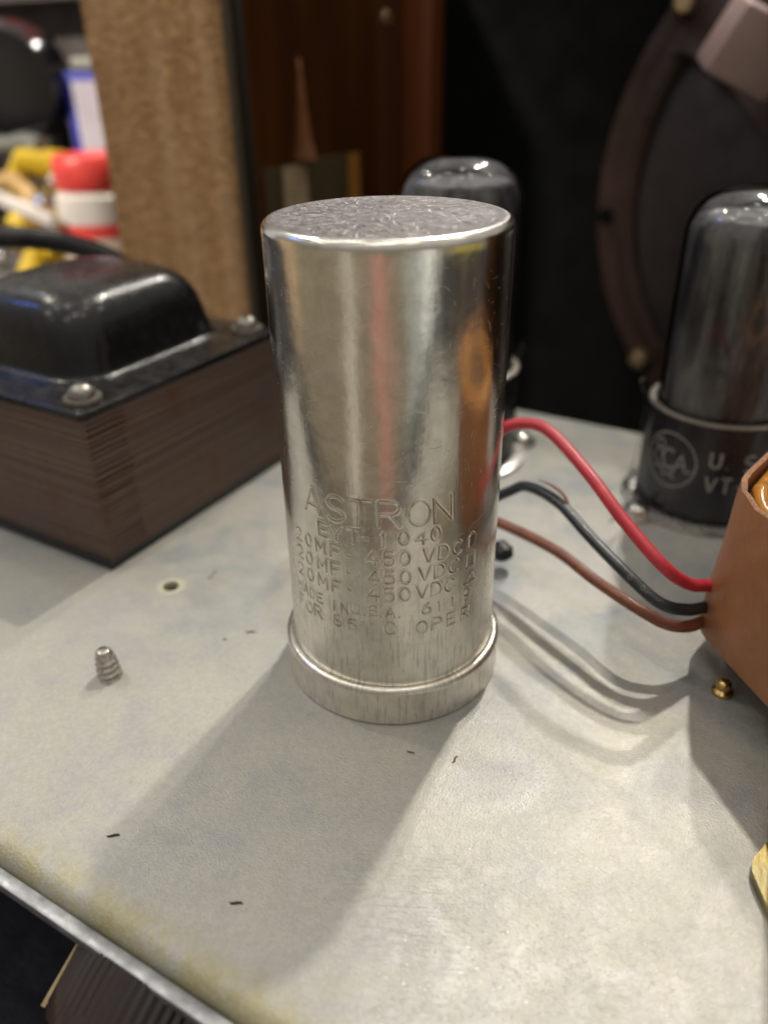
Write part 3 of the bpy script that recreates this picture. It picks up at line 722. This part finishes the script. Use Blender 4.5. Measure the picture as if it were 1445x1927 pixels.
tag(obj('paper_sliver', bm, MT['paperedge']), 'frayed brown paper sliver lying on the black wire', 'paper scrap')

# ------------------------------------------------------------------ BROWN COIL
co = thing('wrapped_coil', (70, 28, 0), 'coil wrapped in brown fibre paper, amber windings in its open top, at right edge', 'coil')
coff = (-70, -28, 0)
base_poly = [(46.3, 25.5), (66.0, 4.9), (96, 3), (104, 22), (100, 52), (52, 54)]
pol = round_poly(base_poly, (12, 14, 9, 9, 9, 7))
def lean(p, z, ins=0):
    cx, cy = 74, 29; x, y = p; d = math.hypot(x - cx, y - cy); f = (d - ins) / d
    t = (z - 7) / 29
    return (cx + (x - cx) * f + 1.9 * t, cy + (y - cy) * f - .6 * t, z)
bm = bmesh.new(); rings = []
wav = lambda i: .38 * math.sin(i * .7) + .30 * math.sin(i * 2.3 + 1) + .22 * math.sin(i * 4.1)
rings.append([lean(p, 7.0, 1.2) for p in pol]); rings.append([lean(p, 7.0, .1) for p in pol]); rings.append([lean(p, 7.3, 0) for p in pol])
for z in (10, 14, 18, 23, 28, 32): rings.append([lean(p, z, .12 * math.sin(z * .3 + i * .4)) for i, p in enumerate(pol)])
rings.append([lean(p, 35.3 + wav(i), .0) for i, p in enumerate(pol)])
rings.append([lean(p, 35.45 + wav(i), .35) for i, p in enumerate(pol)])
rings.append([lean(p, 35.3 + wav(i), .9) for i, p in enumerate(pol)])
rings.append([lean(p, 31, 1.0) for p in pol]); rings.append([lean(p, 27, 1.0) for p in pol])
loft(bm, rings, cap0=True, cap1=False)
shell = obj('paper_wrap', bm, None, co, loc=coff, mats=[MT['paper'], MT['paperedge']])
nf = len(pol)
for i, pl in enumerate(shell.data.polygons):
    row = i // nf
    if row in (9, 10): pl.material_index = 1
bm = bmesh.new(); rings = [[lean(p, 27.5, 1.05) for p in pol], [lean(p, 32.3, 1.05) for p in pol], [lean(p, 32.8, 3.0) for p in pol], [lean(p, 33.2, 8) for p in pol]]
loft(bm, rings, cap0=True); obj('winding_block', bm, MT['darkfill'], co, loc=coff)
bm = bmesh.new()
for k, (ins, z, r_) in enumerate(((3.2, 33.0, 1.4), (5.6, 33.6, 1.7), (8.6, 33.6, 1.7), (11.6, 33.2, 1.7))):
    pts = [Vector(lean(p, z + .5 * math.sin(i * .7 + k), ins + .3 * math.sin(i * .5 + 2 * k))) for i, p in enumerate(pol)]; pts.append(pts[0]); pts.append(pts[1])
    tube(bm, pts, lambda t, r_=r_: r_ * (1 + .12 * math.sin(t * 60)), 10, cap=False)
obj('amber_winding', bm, MT['amber'], co, loc=coff)
bm = bmesh.new(); prism(bm, round_poly([(60, 22), (72, 12), (98, 12), (98, 46), (60, 46)], (4, 4, 4, 4, 4)), .05, 6.95, .3)
obj('mounting_block', bm, MT['darkfill'], co, loc=coff)

# yellow bracket at right edge
br = thing('plated_bracket', (69.4, -11.8, 0), 'yellow plated steel bracket with rounded foot at the lower right edge', 'bracket')
boff = (-70, 18, 0)
foot = round_poly([(64.6, -22.5), (69.0, -30.0), (86, -33), (86, -14), (67.4, -14.4)], (4.2, 4, 3, 3, 3))
bm = bmesh.new(); prism(bm, foot, .06, 1.7, .35); obj('foot', bm, MT['yellow'], br, loc=boff)
bm = bmesh.new(); tube(bm, [Vector(p) for p in ((66.6, -14.6, 2.1), (72, -14.7, 2.4), (86, -14.8, 2.4))], 1.15, 14); obj('folded_bead', bm, MT['yellow'], br, loc=boff)
bm = bmesh.new()
ws = [(65.9, 1.7), (65.2, 4), (65.6, 8), (66.2, 12), (66, 20), (66, 52), (84, 52), (84, 1.7)]
a = [bm.verts.new((x, -14.0 - .02 * z_, z_)) for x, z_ in ws]; b = [bm.verts.new((x, -12.4 - .02 * z_, z_)) for x, z_ in ws]; n = len(ws)
for i in range(n): bm.faces.new((a[i], a[(i + 1) % n], b[(i + 1) % n], b[i]))
f1 = bm.faces.new(a); f2 = bm.faces.new(b[::-1]); bmesh.ops.bevel(bm, geom=list(f1.edges) + list(f2.edges), offset=.3, segments=2, affect='EDGES')
obj('upright_plate', bm, MT['yellow'], br, loc=boff)

# brass screw under the coil
bm = bmesh.new(); lathe(bm, [(0, .05), (1.7, .05), (1.75, .7), (1.2, 1.15), (1.4, 1.7), (1.2, 2.4), (.7, 2.8), (0, 2.9)], 28, (54.4, 18.2), 0)
tag(obj('brass_stud', bm, MT['brass']), 'small brass stud on the chassis beneath the brown coil', 'stud')

# ------------------------------------------------------------------ THREADED SCREW TIP
bm = bmesh.new(); cx, cy = -40.6, -30.6; n = 36; rows = []
for i in range(64):
    t = i / 63; z = t * 5.6; row = []
    for k in range(n):
        a = 2 * PI * k / n; ph = (z / 1.15 - k / n) % 1.0; r_ = 2.0 - .65 * max(0, t - .2) + 1.0 * (.17 * math.cos(2 * PI * ph) if t < .72 else math.cos(2 * PI * ph) * .05)
        if t > .80: r_ *= math.sqrt(max(.02, 1 - ((t - .80) / .205) ** 2)) * .45 + .55
        row.append(bm.verts.new((cx + r_ * math.cos(a) - .12 * z, cy + r_ * math.sin(a) + .03 * z, z + .02)))
    rows.append(row)
for a_, b_ in zip(rows, rows[1:]):
    for k in range(n): bm.faces.new((a_[k], b_[k], b_[(k + 1) % n], a_[(k + 1) % n]))
bm.faces.new(rows[-1]); bm.faces.new(rows[0][::-1])
tag(obj('screw_tip', bm, simple('worn_screw_steel', (.50, .47, .42), .3, .9, .35, 1.0, .05, 2)), 'threaded screw tip poking up through the chassis at lower left', 'screw')

# ------------------------------------------------------------------ TUBES
def wrap_strokes(bm, polys, cu, cv, r, th_c, z_c, h, s0=0, thick=.35, rev=1):
    for st in polys:
        q = [(s0 + x * h, y * h) for x, y in st]; pts = []
        for (a, b), (c, d) in zip(q, q[1:]):
            m_ = max(1, int(math.hypot(c - a, d - b) / .5))
            for i in range(m_): pts.append((a + (c - a) * i / m_, b + (d - b) * i / m_))
        pts.append(q[-1])
        left, right = [], []
        for i, (s, z) in enumerate(pts):
            p0 = pts[max(0, i - 1)]; p1 = pts[min(len(pts) - 1, i + 1)]; tx, ty = p1[0] - p0[0], p1[1] - p0[1]; l_ = math.hypot(tx, ty) or 1
            nx, ny = -ty / l_ * thick / 2, tx / l_ * thick / 2
            for sgn, lst in ((1, left), (-1, right)):
                a = th_c + (s + sgn * nx) / r
                lst.append(bm.verts.new((cu + r * math.cos(a), cv + r * math.sin(a), z_c + z + sgn * ny)))
        for i in range(len(pts) - 1): bm.faces.new((left[i], left[i + 1], right[i + 1], right[i]))
def make_tube(cu, cv, rot, hgt, label, lettering, zb=1.6, turn=0.0):
    t = thing('vacuum_tube', (cu, cv, 0), label, 'vacuum tube', 'smoky glass vacuum tubes standing at the back of the chassis')
    bm = bmesh.new(); lathe(bm, [(0, zb), (15.6, zb), (16.3, zb + .6), (16.35, 8), (16.3, 24.6), (16.0, 25.3), (15.2, 25.5), (14.4, 25.0), (0, 25.0)], 96)
    base = obj('tube_base', bm, MT['bakelite'], t)
    bm = bmesh.new(); lathe(bm, [(16.32, 25.0), (16.45, 25.1), (16.4, 25.45), (16.0, 25.7), (15.0, 25.75), (14.7, 25.2)], 96)
    obj('base_rim', bm, MT['washer'], base)
    top = hgt
    prof = [(14.3, 25.3), (14.45, 28), (14.5, 40), (14.5, top - 11)]
    for q in range(1, 10):
        a = math.radians(90 * q / 9); e = .62
        prof.append((14.5 * max(0, math.cos(a)) ** e if q < 9 else 0, top - 11 + 11 * math.sin(a) ** .85))
    bm = bmesh.new(); lathe(bm, prof, 96); obj('glass_envelope', bm, MT['glass'], t)
    bm = bmesh.new(); lathe(bm, [(max(0, r_ - .9), min(z_ - (.0 if r_ > 14 else .9), top - 6)) for r_, z_ in prof[:-1]] + [(0, top - 6)], 64)
    obj('grey_coating', bm, MT['coating'], t)
    # socket saddle with two ears
    bm = bmesh.new(); lathe(bm, [(15.0, .05), (19.2, .05), (19.4, .5), (19.2, 1.1), (18.2, 1.25), (17.6, 1.5), (17.0, 1.5), (15.0, 1.45), (15.0, .05)], 96)
    sad = obj('socket_saddle', bm, MT['saddle'], t)
    for sg_ in (0, PI):
        a = rot + sg_; ex, ey = math.cos(a), math.sin(a)
        bm = bmesh.new(); prism(bm, rrect(-4.2, 4.2, -4.2, 4.2, 3.6), 1.3, 2.0, .15)
        for v in bm.verts: v.co += Vector((ex * 20, ey * 20, -1.2)) 
        obj('saddle_ear', bm, MT['nickel'], sad)
        bm = bmesh.new(); lathe(bm, [(0, .8), (2.9, .8), (2.9, 1.6), (2.6, 2.4), (1.7, 3.0), (0, 3.2)], 28, (ex * 20.2, ey * 20.2)); obj('socket_screw', bm, MT['nickel'], sad)
        # spring clip rising beside the base
        ex, ey = math.cos(a + turn), math.sin(a + turn)
        bm = bmesh.new(); rows = []
        for r_, z_ in ((19.6, 1.5), (18.2, 3), (17.4, 8), (17.0, 16), (16.9, 23), (17.6, 26), (18.9, 28.5), (18.0, 29.4)):
            c0 = Vector((ex * r_, ey * r_, z_)); tt = Vector((-ey, ex, 0)); rows.append([c0 - tt * 1.3, c0 + tt * 1.3])
        vs = [[bm.verts.new(p) for p in r_] for r_ in rows]
        for a_, b_ in zip(vs, vs[1:]): bm.faces.new((a_[0], a_[1], b_[1], b_[0]))
        bmesh.ops.solidify(bm, geom=bm.faces[:], thickness=.4)
        obj('spring_clip', bm, MT['washer'], t)
    if lettering:
        bm = bmesh.new(); r_ = 16.42; tc_ = math.radians(-115.5); zc = 15.1
        wrap_strokes(bm, [arc(0, 0, 1, 1, 0, 360, 48)], 0, 0, r_, tc_, zc, 6.4, thick=.38)
        wrap_strokes(bm, [[(-.62, .15), (-.62, .62)] + [(-.40, .66), (-.28, .5), (-.36, .34), (-.62, .28)], [(-.42, .3), (-.22, -.12)]], 0, 0, r_, tc_, zc, 6.4, thick=.40)
        wrap_strokes(bm, [arc(-.02, .04, .26, .36, 50, 320, 14)], 0, 0, r_, tc_, zc, 6.4, thick=.50)
        wrap_strokes(bm, [[(.18, -.48), (.46, .34), (.66, -.30), (.86, -.2)], [(.26, -.12), (.66, -.06)]], 0, 0, r_, tc_, zc, 6.4, thick=.42)
        wrap_strokes(bm, [[(-.62, .15), (-.74, -.1), (-.5, -.2), (-.56, -.42), (-.3, -.34), (-.18, -.62), (.05, -.5), (.3, -.66)]], 0, 0, r_, tc_, zc, 6.4, thick=.34)
        for txt, th_s, z_, h, step, tk in (('U.', -83.5, 15.9, 3.6, 3.0, .62), ('S.', -58.5, 15.4, 3.7, 3.0, .62), ('VT-10', -84.5, 9.9, 3.6, 2.35, .58)):
            s = 0
            for c in txt:
                wrap_strokes(bm, G[c], 0, 0, r_, math.radians(th_s), z_, h, s0=s, thick=tk); s += (GW[c] * h + 1.0) if c != '-' else 2.2
        obj('base_lettering', bm, MT['print'], base, smooth=False)
    return t
make_tube(37, 88, math.radians(233), 71.5, 'smoky glass vacuum tube with printed black base, standing at the right', True, turn=math.radians(-38))
make_tube(-28, 81.5, math.radians(46), 75.5, 'smoky glass vacuum tube half hidden behind the aluminium can', False)

# ------------------------------------------------------------------ KNOB on the sloping panel
kn = thing('control_knob', (.5, -62, -12.5), 'dark brown ribbed control knob with a brass pointer line below the front edge', 'knob')
ax = Vector((0, -.866, -.5)); bm = bmesh.new(); nr = 120; rows = []
for h_, r_ in ((-1, 13.0), (1.0, 13.1), (5, 13.0), (7.6, 12.9), (8.7, 12.5), (9.4, 11.6), (9.7, 10.2)):
    row = []
    for k in range(nr):
        a = 2 * PI * k / nr; q = r_ - (.30 if k % 2 else 0) * (1 if h_ < 8 else .3)
        row.append(bm.verts.new((q * math.cos(a), q * math.sin(a), h_)))
    rows.append(row)
for a_, b_ in zip(rows, rows[1:]):
    for k in range(nr): bm.faces.new((a_[k], a_[(k + 1) % nr], b_[(k + 1) % nr], b_[k]))
bm.faces.new(rows[-1]); bm.faces.new(rows[0][::-1])
qm = Vector((0, 0, 1)).rotation_difference(ax).to_matrix()
for v in bm.verts: v.co = qm @ v.co
obj('knob_body', bm, MT['ribbed'], kn)
bm = bmesh.new(); ang_k = math.radians(150)
for v in bmesh.ops.create_cube(bm, size=1)['verts']:
    v.co = Vector((13.1 + v.co.x * .6, v.co.y * .65, 3.8 + v.co.z * 9.8))
    v.co = qm @ (Matrix.Rotation(ang_k, 3, 'Z') @ v.co)
obj('pointer_line', bm, simple('pale_brass_inlay', (.62, .48, .27), .4, .2), kn, smooth=False)

# ------------------------------------------------------------------ CABINET behind
cab = thing('speaker_cabinet', (0, 180, -60), 'fabric-covered wooden speaker cabinet open at its back, standing behind the chassis', 'cabinet')
cof = (0, -180, 60)
def cpart(name, bm, mat, **k): return obj(name, bm, mat, cab, loc=cof, **k)
bm = bmesh.new(); nx, nz = 26, 90; vs = []
for i in range(nx + 1):
    row = []
    x = -184 + 56.5 * i / nx
    for j in range(nz + 1):
        z = -59.9 + 210 * j / nz; y = 118 + .5 * math.sin(x * .35) + .6 * rnd.random() + (2.2 * max(0, (i - nx + 3) / 3) ** 2)
        row.append(bm.verts.new((x, y, z)))
    vs.append(row)
for i in range(nx):
    for j in range(nz): bm.faces.new((vs[i][j], vs[i + 1][j], vs[i + 1][j + 1], vs[i][j + 1]))
box(bm, -184, -128, 121.5, 236, -59.9, 149.8)
cpart('fabric_covered_side', bm, MT['tweed'])
bm = bmesh.new(); box(bm, -127.6, -123.4, 119.5, 126, -59.9, 150, 1.2); cpart('edge_dark_strip', bm, MT['edgestrip'])  # dark strip along the inner edge of the board
bm = bmesh.new(); box(bm, -127.8, -125, 126.2, 236, -59.9, 150); cpart('varnished_inner_panel', bm, MT['wood'], smooth=False)
bm = bmesh.new(); box(bm, -124.8, -112, 226, 237.8, -59.9, 150, .8); cpart('corner_cleat', bm, MT['cleat'])
bm = bmesh.new(); box(bm, -184, 190, 238, 250, -59.9, 150); cpart('black_baffle', bm, MT['baffle'], smooth=False)
bm = bmesh.new(); box(bm, 188, 200, 119, 237.5, -59.9, 150); cpart('side_panel', bm, MT['wood'], smooth=False)
bm = bmesh.new(); lathe(bm, [(0, 0), (2.6, 0), (2.4, .9), (0, 1.3)], 24, axis=(1, 0, 0), origin=(-124.9, 214, 107)); cpart('cabinet_screw', bm, MT['bolt'])
# olive label with a cream strip on the inner panel
lab = cpart('paper_label', None or (lambda b: (box(b, -124.98, -124.5, 131, 192, 20, 62), b)[1])(bmesh.new()), simple('olive_label', (.075, .058, .026), .5), smooth=False)
bm = bmesh.new(); box(bm, -124.45, -124.2, 141, 155, 21, 61.5)
o = obj('cream_strip', bm, simple('cream_strip', (.42, .31, .19), .6), lab, smooth=False)
bm = bmesh.new(); box(bm, -124.45, -124.2, 183, 190, 34, 61.5)
o = obj('orange_strip', bm, simple('orange_strip', (.40, .16, .02), .6), lab, smooth=False)
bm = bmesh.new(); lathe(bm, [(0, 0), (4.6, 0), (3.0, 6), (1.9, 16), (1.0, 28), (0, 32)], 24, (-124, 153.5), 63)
cpart('reflection_spike', bm, simple('amber_reflection', (.17, .060, .014), .7, 0))  # orange spike shaped as a reflection streak on the varnished wood

# ------------------------------------------------------------------ SPEAKER on the baffle
sp = thing('loudspeaker', (70, 236, 47), 'large dark brown loudspeaker frame seen from behind on the black baffle', 'loudspeaker')
SX, SZ, RO = 70, 47, 111
def spk(name, bm, mat, par=None, **k): return obj(name, bm, mat, par or sp, loc=(-70, -236, -47), **k)
bm = bmesh.new(); lathe(bm, [(RO, 0), (RO, 2.6), (RO - 1, 3.4), (RO - 7, 3.6), (RO - 9, 5.5), (RO - 13, 6), (RO - 15, 5), (RO - 15.5, 0)], 96, axis=(0, -1, 0), origin=(SX, 237.6, SZ))
spk('rim_ring', bm, MT['spkring'])
bm = bmesh.new(); lathe(bm, [(RO - 14, 1), (RO - 26, 12), (40, 34), (36, 36), (0, 36)], 96, axis=(0, -1, 0), origin=(SX, 237, SZ))
spk('paper_cone', bm, MT['cone'])
def arm(a, name='basket_arm'):
    bm = bmesh.new(); d = Vector((math.cos(a), 0, math.sin(a))); t = Vector((-math.sin(a), 0, math.cos(a))); O = Vector((SX, 237.5, SZ)); rows = []
    for r_, y_, w_ in ((RO - 8, -4, 24), (RO - 18, -9, 17), (74, -24, 13), (50, -40, 14), (20, -43, 15)):
        c0 = O + d * r_ + Vector((0, y_, 0)); rows.append([c0 - t * w_, c0 + t * w_, c0 + t * w_ + Vector((0, 4, 0)), c0 - t * w_ + Vector((0, 4, 0))])
    loft(bm, rows, cap0=True); bmesh.ops.bevel(bm, geom=bm.edges[:], offset=1.2, segments=2, affect='EDGES'); spk(name, bm, MT['spkring'])
for a in (141, 50, -45, -133): arm(math.radians(a))
bm = bmesh.new(); lathe(bm, [(0, 0), (40, 0), (40, 10), (34, 12), (0, 12)], 48, axis=(0, -1, 0), origin=(SX, 197, SZ)); spk('back_plate', bm, MT['spkring'])
bm = bmesh.new(); box(bm, -9, 13, -8, 8, -10, 10, 2)
for v in bm.verts: v.co = Matrix.Rotation(math.radians(28), 3, 'Y') @ (Matrix.Rotation(.5, 3, 'Z') @ v.co) + Vector((11, 190, 96))
spk('pale_magnet', bm, MT['pink'])
bm = bmesh.new(); box(bm, -4, 26, -6, 9, -7, 8, 2.5)
for v in bm.verts: v.co = Matrix.Rotation(math.radians(28), 3, 'Y') @ v.co + Vector((24, 182, 112))
spk('pale_clamp', bm, MT['pink'])
for a in (185, 217, 145, 60, -40):
    a = math.radians(a); x, z = SX + (RO - 3.6) * math.cos(a), SZ + (RO - 3.6) * math.sin(a)
    if a == math.radians(185):
        bm = bmesh.new(); lathe(bm, [(0, 0), (3, 0), (3, .8), (0, .8)], 20, axis=(0, -1, 0), origin=(x, 234, z)); spk('screw_hole', bm, MT['baffle']); continue
    bm = bmesh.new(); lathe(bm, [(0, 0), (4.2, 0), (4.2, 2.6), (2.8, 4.4), (0, 4.8)], 20, axis=(0, -1, 0), origin=(x, 234, z)); spk('frame_bolt', bm, MT['bolt'])

# ------------------------------------------------------------------ BENCH CLUTTER far left
bm = bmesh.new(); box(bm, -460, -190, 130, 420, -59.9, -4, 2)
tag(obj('steel_chest', bm, simple('grey_chest', (.10, .095, .09), .5, .3)), 'low grey steel chest in the far left background carrying parts', 'chest')
def mk(n, c, r=.4, m=0.): return simple(n, c, r, m, .15, .05, 0)
Y_ = mk('yellow_plastic', (.62, .43, .02), .35); W_ = mk('white_plastic', (.68, .64, .60), .4); RD = mk('red_plastic', (.75, .07, .06), .35)
# spray of yellow wire nuts heaped in a tray
nuts = [(-322, 184, 44, 10), (-306, 185, 50, 11), (-308, 176, 28, 11), (-292, 182, 24, 9), (-283, 186, 16, 9), (-318, 174, 20, 10), (-297, 160, 4, 10), (-330, 190, 36, 10), (-300, 176, 14, 9)]
bm = bmesh.new(); box(bm, -345, -276, 150, 230, -3.9, 2, 1); box(bm, -345, -276, 196, 230, 2.05, 12, 1); box(bm, -345, -300, 186, 195.5, 2.05, 9, 1)
tag(obj('parts_tray', bm, mk('grey_tray', (.13, .12, .11))), 'dark stepped parts tray heaped with yellow connectors at far left', 'tray')
proto = None
NL = ['yellow connector at the left edge, high in the heap', 'bright yellow connector on top of the heap beside the red capped bottle', 'long yellow connector upright in the middle of the heap', 'yellow connector touching the white strap', 'yellow connector low beside the striped bottle', 'yellow connector at the left edge, low in the heap', 'yellow connector in front, showing beneath the black cable', 'yellow connector half cut by the left edge, farthest back', 'small dark-sided yellow connector under the silver ones']
for i, (x, y, z, r_) in enumerate(nuts):
    if proto is None:
        bm = bmesh.new(); lathe(bm, [(0, -10), (5.5, -10), (6.4, -8), (5.6, -2), (4.3, 6), (3.2, 9), (0, 10)], 20)
        for v in bm.verts:
            if -9 < v.co.z < 5 and int(round(math.atan2(v.co.y, v.co.x) / (PI / 10))) % 2: v.co.x *= .93; v.co.y *= .93
        o = proto = obj('wire_connector', bm, Y_)
    else: o = proto.copy(); COL.objects.link(o)
    o.location = Vector((x, y, z)) * S; o.rotation_euler = (rnd.uniform(.3, 1.4), rnd.uniform(-.6, .6), rnd.uniform(0, 6)); s_ = r_ / 8.5; o.scale = (s_, s_, s_)
    tag(o, NL[i], 'connector', 'yellow plastic wire connectors heaped in the tray')
bm = bmesh.new(); tube(bm, spline([(-335, 180, 40), (-318, 176, 42), (-306, 174, 38), (-300, 172, 30)], 6), 4.5, 12)
tag(obj('tan_sleeve', bm, mk('tan_sleeve', (.50, .32, .12))), 'tan curved sleeve lying among yellow connectors', 'sleeve')
for i, (x, y, z, l_) in enumerate(((-296, 174, 33, 'silver ferrule above the middle of the yellow heap'), (-289, 178, 42, 'silver ferrule beside the red capped bottle'), (-322, 160, 6, 'silver ferrule low at the left edge, under the black cable'))):
    bm = bmesh.new(); lathe(bm, [(0, -5), (4, -5), (4.6, -3), (4, 4), (0, 5)], 18); o = obj('silver_ferrule', bm, MT['nickel']); o.location = Vector((x, y, z)) * S; o.rotation_euler = (.9, .4 * i, i)
    tag(o, l_, 'ferrule', 'silver ferrules among the yellow connectors')
bm = bmesh.new(); tube(bm, spline([(-330, 176, 25), (-318, 170, 34), (-312, 168, 24), (-306, 164, 10)], 6), 1.6, 10)
tag(obj('thin_black_lead', bm, MT['rubber']), 'thin black lead looping over the yellow connectors', 'lead')
# black spool
spo = thing('black_reel', (-330, 206, 86), 'shiny black reel hanging at the far upper left', 'reel')
bm = bmesh.new(); lathe(bm, [(0, 0), (8, 0), (9, 4), (14, 5), (22, 2), (26, 3), (27, 8), (24, 20), (0, 22)], 48, axis=(.35, -.8, -.1), origin=(0, 0, 0)); obj('reel_flange', bm, mk('gloss_black', (.008, .008, .009), .16), spo)
bm = bmesh.new(); lathe(bm, [(0, 0), (5, 0), (5, 3), (0, 4)], 24, axis=(.35, -.8, -.1), origin=(2, -5, 0)); obj('reel_hub', bm, mk('grey_hub', (.35, .34, .3), .3, .5), spo)
bm = bmesh.new(); box(bm, -5, 5, 10, 18, -89.9, 20, 1); obj('reel_post', bm, mk('post_black', (.02, .02, .02)), spo)
bm = bmesh.new(); tube(bm, [Vector(p) for p in ((-345, 190, 56), (-320, 190, 59), (-303, 186, 58))], 4.2, 14)
tag(obj('grey_rod', bm, mk('grey_rod', (.26, .27, .25), .4, .3)), 'grey rod lying across below the black reel', 'rod')
# striped bottle with red cap
bot = thing('striped_bottle', (-261, 176, -4), 'white squeeze bottle with red bands and red cap beside the fabric board', 'bottle')
bm = bmesh.new(); lathe(bm, [(0, .1), (17, .1), (18, 2), (18, 26), (17.5, 28)], 40); obj('lower_body', bm, mk('cream_plastic', (.72, .58, .50)), bot)
bm = bmesh.new(); lathe(bm, [(17.6, 26.5), (18.2, 27), (18.1, 31), (17.8, 35)], 40); obj('red_band', bm, RD, bot)
bm = bmesh.new(); lathe(bm, [(17.9, 31), (18, 33), (17.5, 44), (15, 46), (15, 48)], 40); obj('upper_body', bm, W_, bot)
bm = bmesh.new(); lathe(bm, [(15.5, 46.5), (16.5, 48), (16.5, 59), (15, 61), (0, 61.2)], 40); obj('cap', bm, RD, bot)
bm = bmesh.new(); box(bm, -305, -262, 150, 154, 20, 26, 1)
for v in bm.verts: v.co.z += (-v.co.x - 262) * .22 + 8
tag(obj('white_strap', bm, W_), 'white plastic strap slanting to the striped bottle', 'strap')
# carton with blue border
cart = thing('blue_bordered_carton', (-284, 222, -4), 'white carton with blue border and yellow print behind the striped bottle', 'carton')
bm = bmesh.new(); box(bm, -24, 24, -7, 7, .1, 93, .8)
obj('carton_body', bm, mk('blue_card', (.03, .04, .42)), cart)
bm = bmesh.new(); box(bm, -20, 23, -7.6, -7.2, 36, 89); obj('white_face', bm, mk('white_card', (.60, .58, .68)), cart, smooth=False)
bm = bmesh.new(); box(bm, -8, 14, -8.0, -7.7, 50, 70); obj('yellow_print', bm, mk('yellow_print', (.62, .60, .30)), cart, smooth=False)
bm = bmesh.new(); box(bm, -20, 24, -6, 6, 93.1, 99, 2); obj('grey_lid', bm, mk('grey_lid', (.25, .26, .22)), cart)
cart.rotation_euler = (0, 0, math.radians(28))
bm = bmesh.new(); box(bm, -338, -325, 262, 270, -3.9, 170, 1); box(bm, -325, -300, 262, 270, 128, 160, 3)
tag(obj('wooden_paddle', bm, mk('pale_wood', (.30, .17, .07), .6)), 'upright pale wooden stick behind the carton', 'stick')
for x, y, z, c, l_ in ((-352, 236, 124, (.35, .02, .03), 'dark red box on the rack, leftmost'), (-318, 236, 124, (.48, .03, .04), 'brighter red box on the rack, beside the fabric board')):
    bm = bmesh.new(); box(bm, x - 14, x + 14, y - 10, y + 10, z, z + 24, 2)
    tag(obj('red_box', bm, mk('red_card', c, .5)), l_, 'box', 'red boxes on the rack')
rk = thing('dark_rack', (-340, 240, -4), 'dim grey rack standing behind the black reel', 'rack')
bm = bmesh.new(); box(bm, -90, 60, -14, 14, 124, 127.8, .5); obj('shelf_board', bm, mk('rack_grey', (.12, .10, .10)), rk)
for x in (-88, 56):
    bm = bmesh.new(); box(bm, x - 2, x + 2, -14, 14, .1, 123.9, .5); obj('rack_post', bm, mk('rack_grey', (.12, .10, .10)), rk)
bm = bmesh.new(); box(bm, -86, 54, 10, 13, .1, 123.8); obj('rack_back', bm, simple('rack_back', (.10, .085, .085), .7, 0, .6, .03), rk, smooth=False)
# tiny chips of dirt on the plate
for i, (x, y, a, l_) in enumerate(((-14.4, -54.7, .5, 'dark splinter on the chassis, farthest left near the front edge'), (7.5, -54.2, .3, 'dark splinter on the chassis in the shadow below the can'))):
    bm = bmesh.new(); tube(bm, [Vector((x + math.cos(a) * t, y + math.sin(a) * t + .2 * math.sin(3 * t), .12)) for t in (-.9, -.5, -.1, .3, .7, 1.0)], lambda t: .02 + .17 * math.sin(PI * t) ** .8, 6)
    tag(obj('splinter', bm, simple('brown_splinter', (.060, .042, .030), .7)), l_, 'splinter', 'tiny splinters on the chassis')

for i, (x, y, r_, l_) in enumerate(((21.4, -17.9, .8, 'brown fibre crumb on the chassis right of the can foot'), (14.7, -20.0, .7, 'brown fibre crumb on the chassis in front of the can foot'),
                                    (-46.0, 3.1, 1.7, 'curved brown fibre on the chassis beside the small hole'), (-26.6, -8.4, 1.0, 'brown fibre crumb on the chassis left of the can'),
                                    (-29.5, -12.5, .4, 'tiny dark grain on the chassis between the screw tip and the can'))):
    bm = bmesh.new(); a = rnd.uniform(0, PI); kk = rnd.uniform(.6, 1.4)
    tube(bm, [Vector((x + (math.cos(a) * t - .35 * math.sin(a) * math.sin(2.5 * t)) * r_, y + (math.sin(a) * t + .35 * math.cos(a) * math.sin(2.5 * t)) * r_, .10)) for t in (-1, -.6, -.2, .2, .6, 1)], lambda t: .04 + .09 * math.sin(PI * t) * kk, 6)
    tag(obj('fibre_crumb', bm, simple('brown_fibre', (.16, .09, .05), .8)), l_, 'crumb', 'brown fibre crumbs on the chassis')
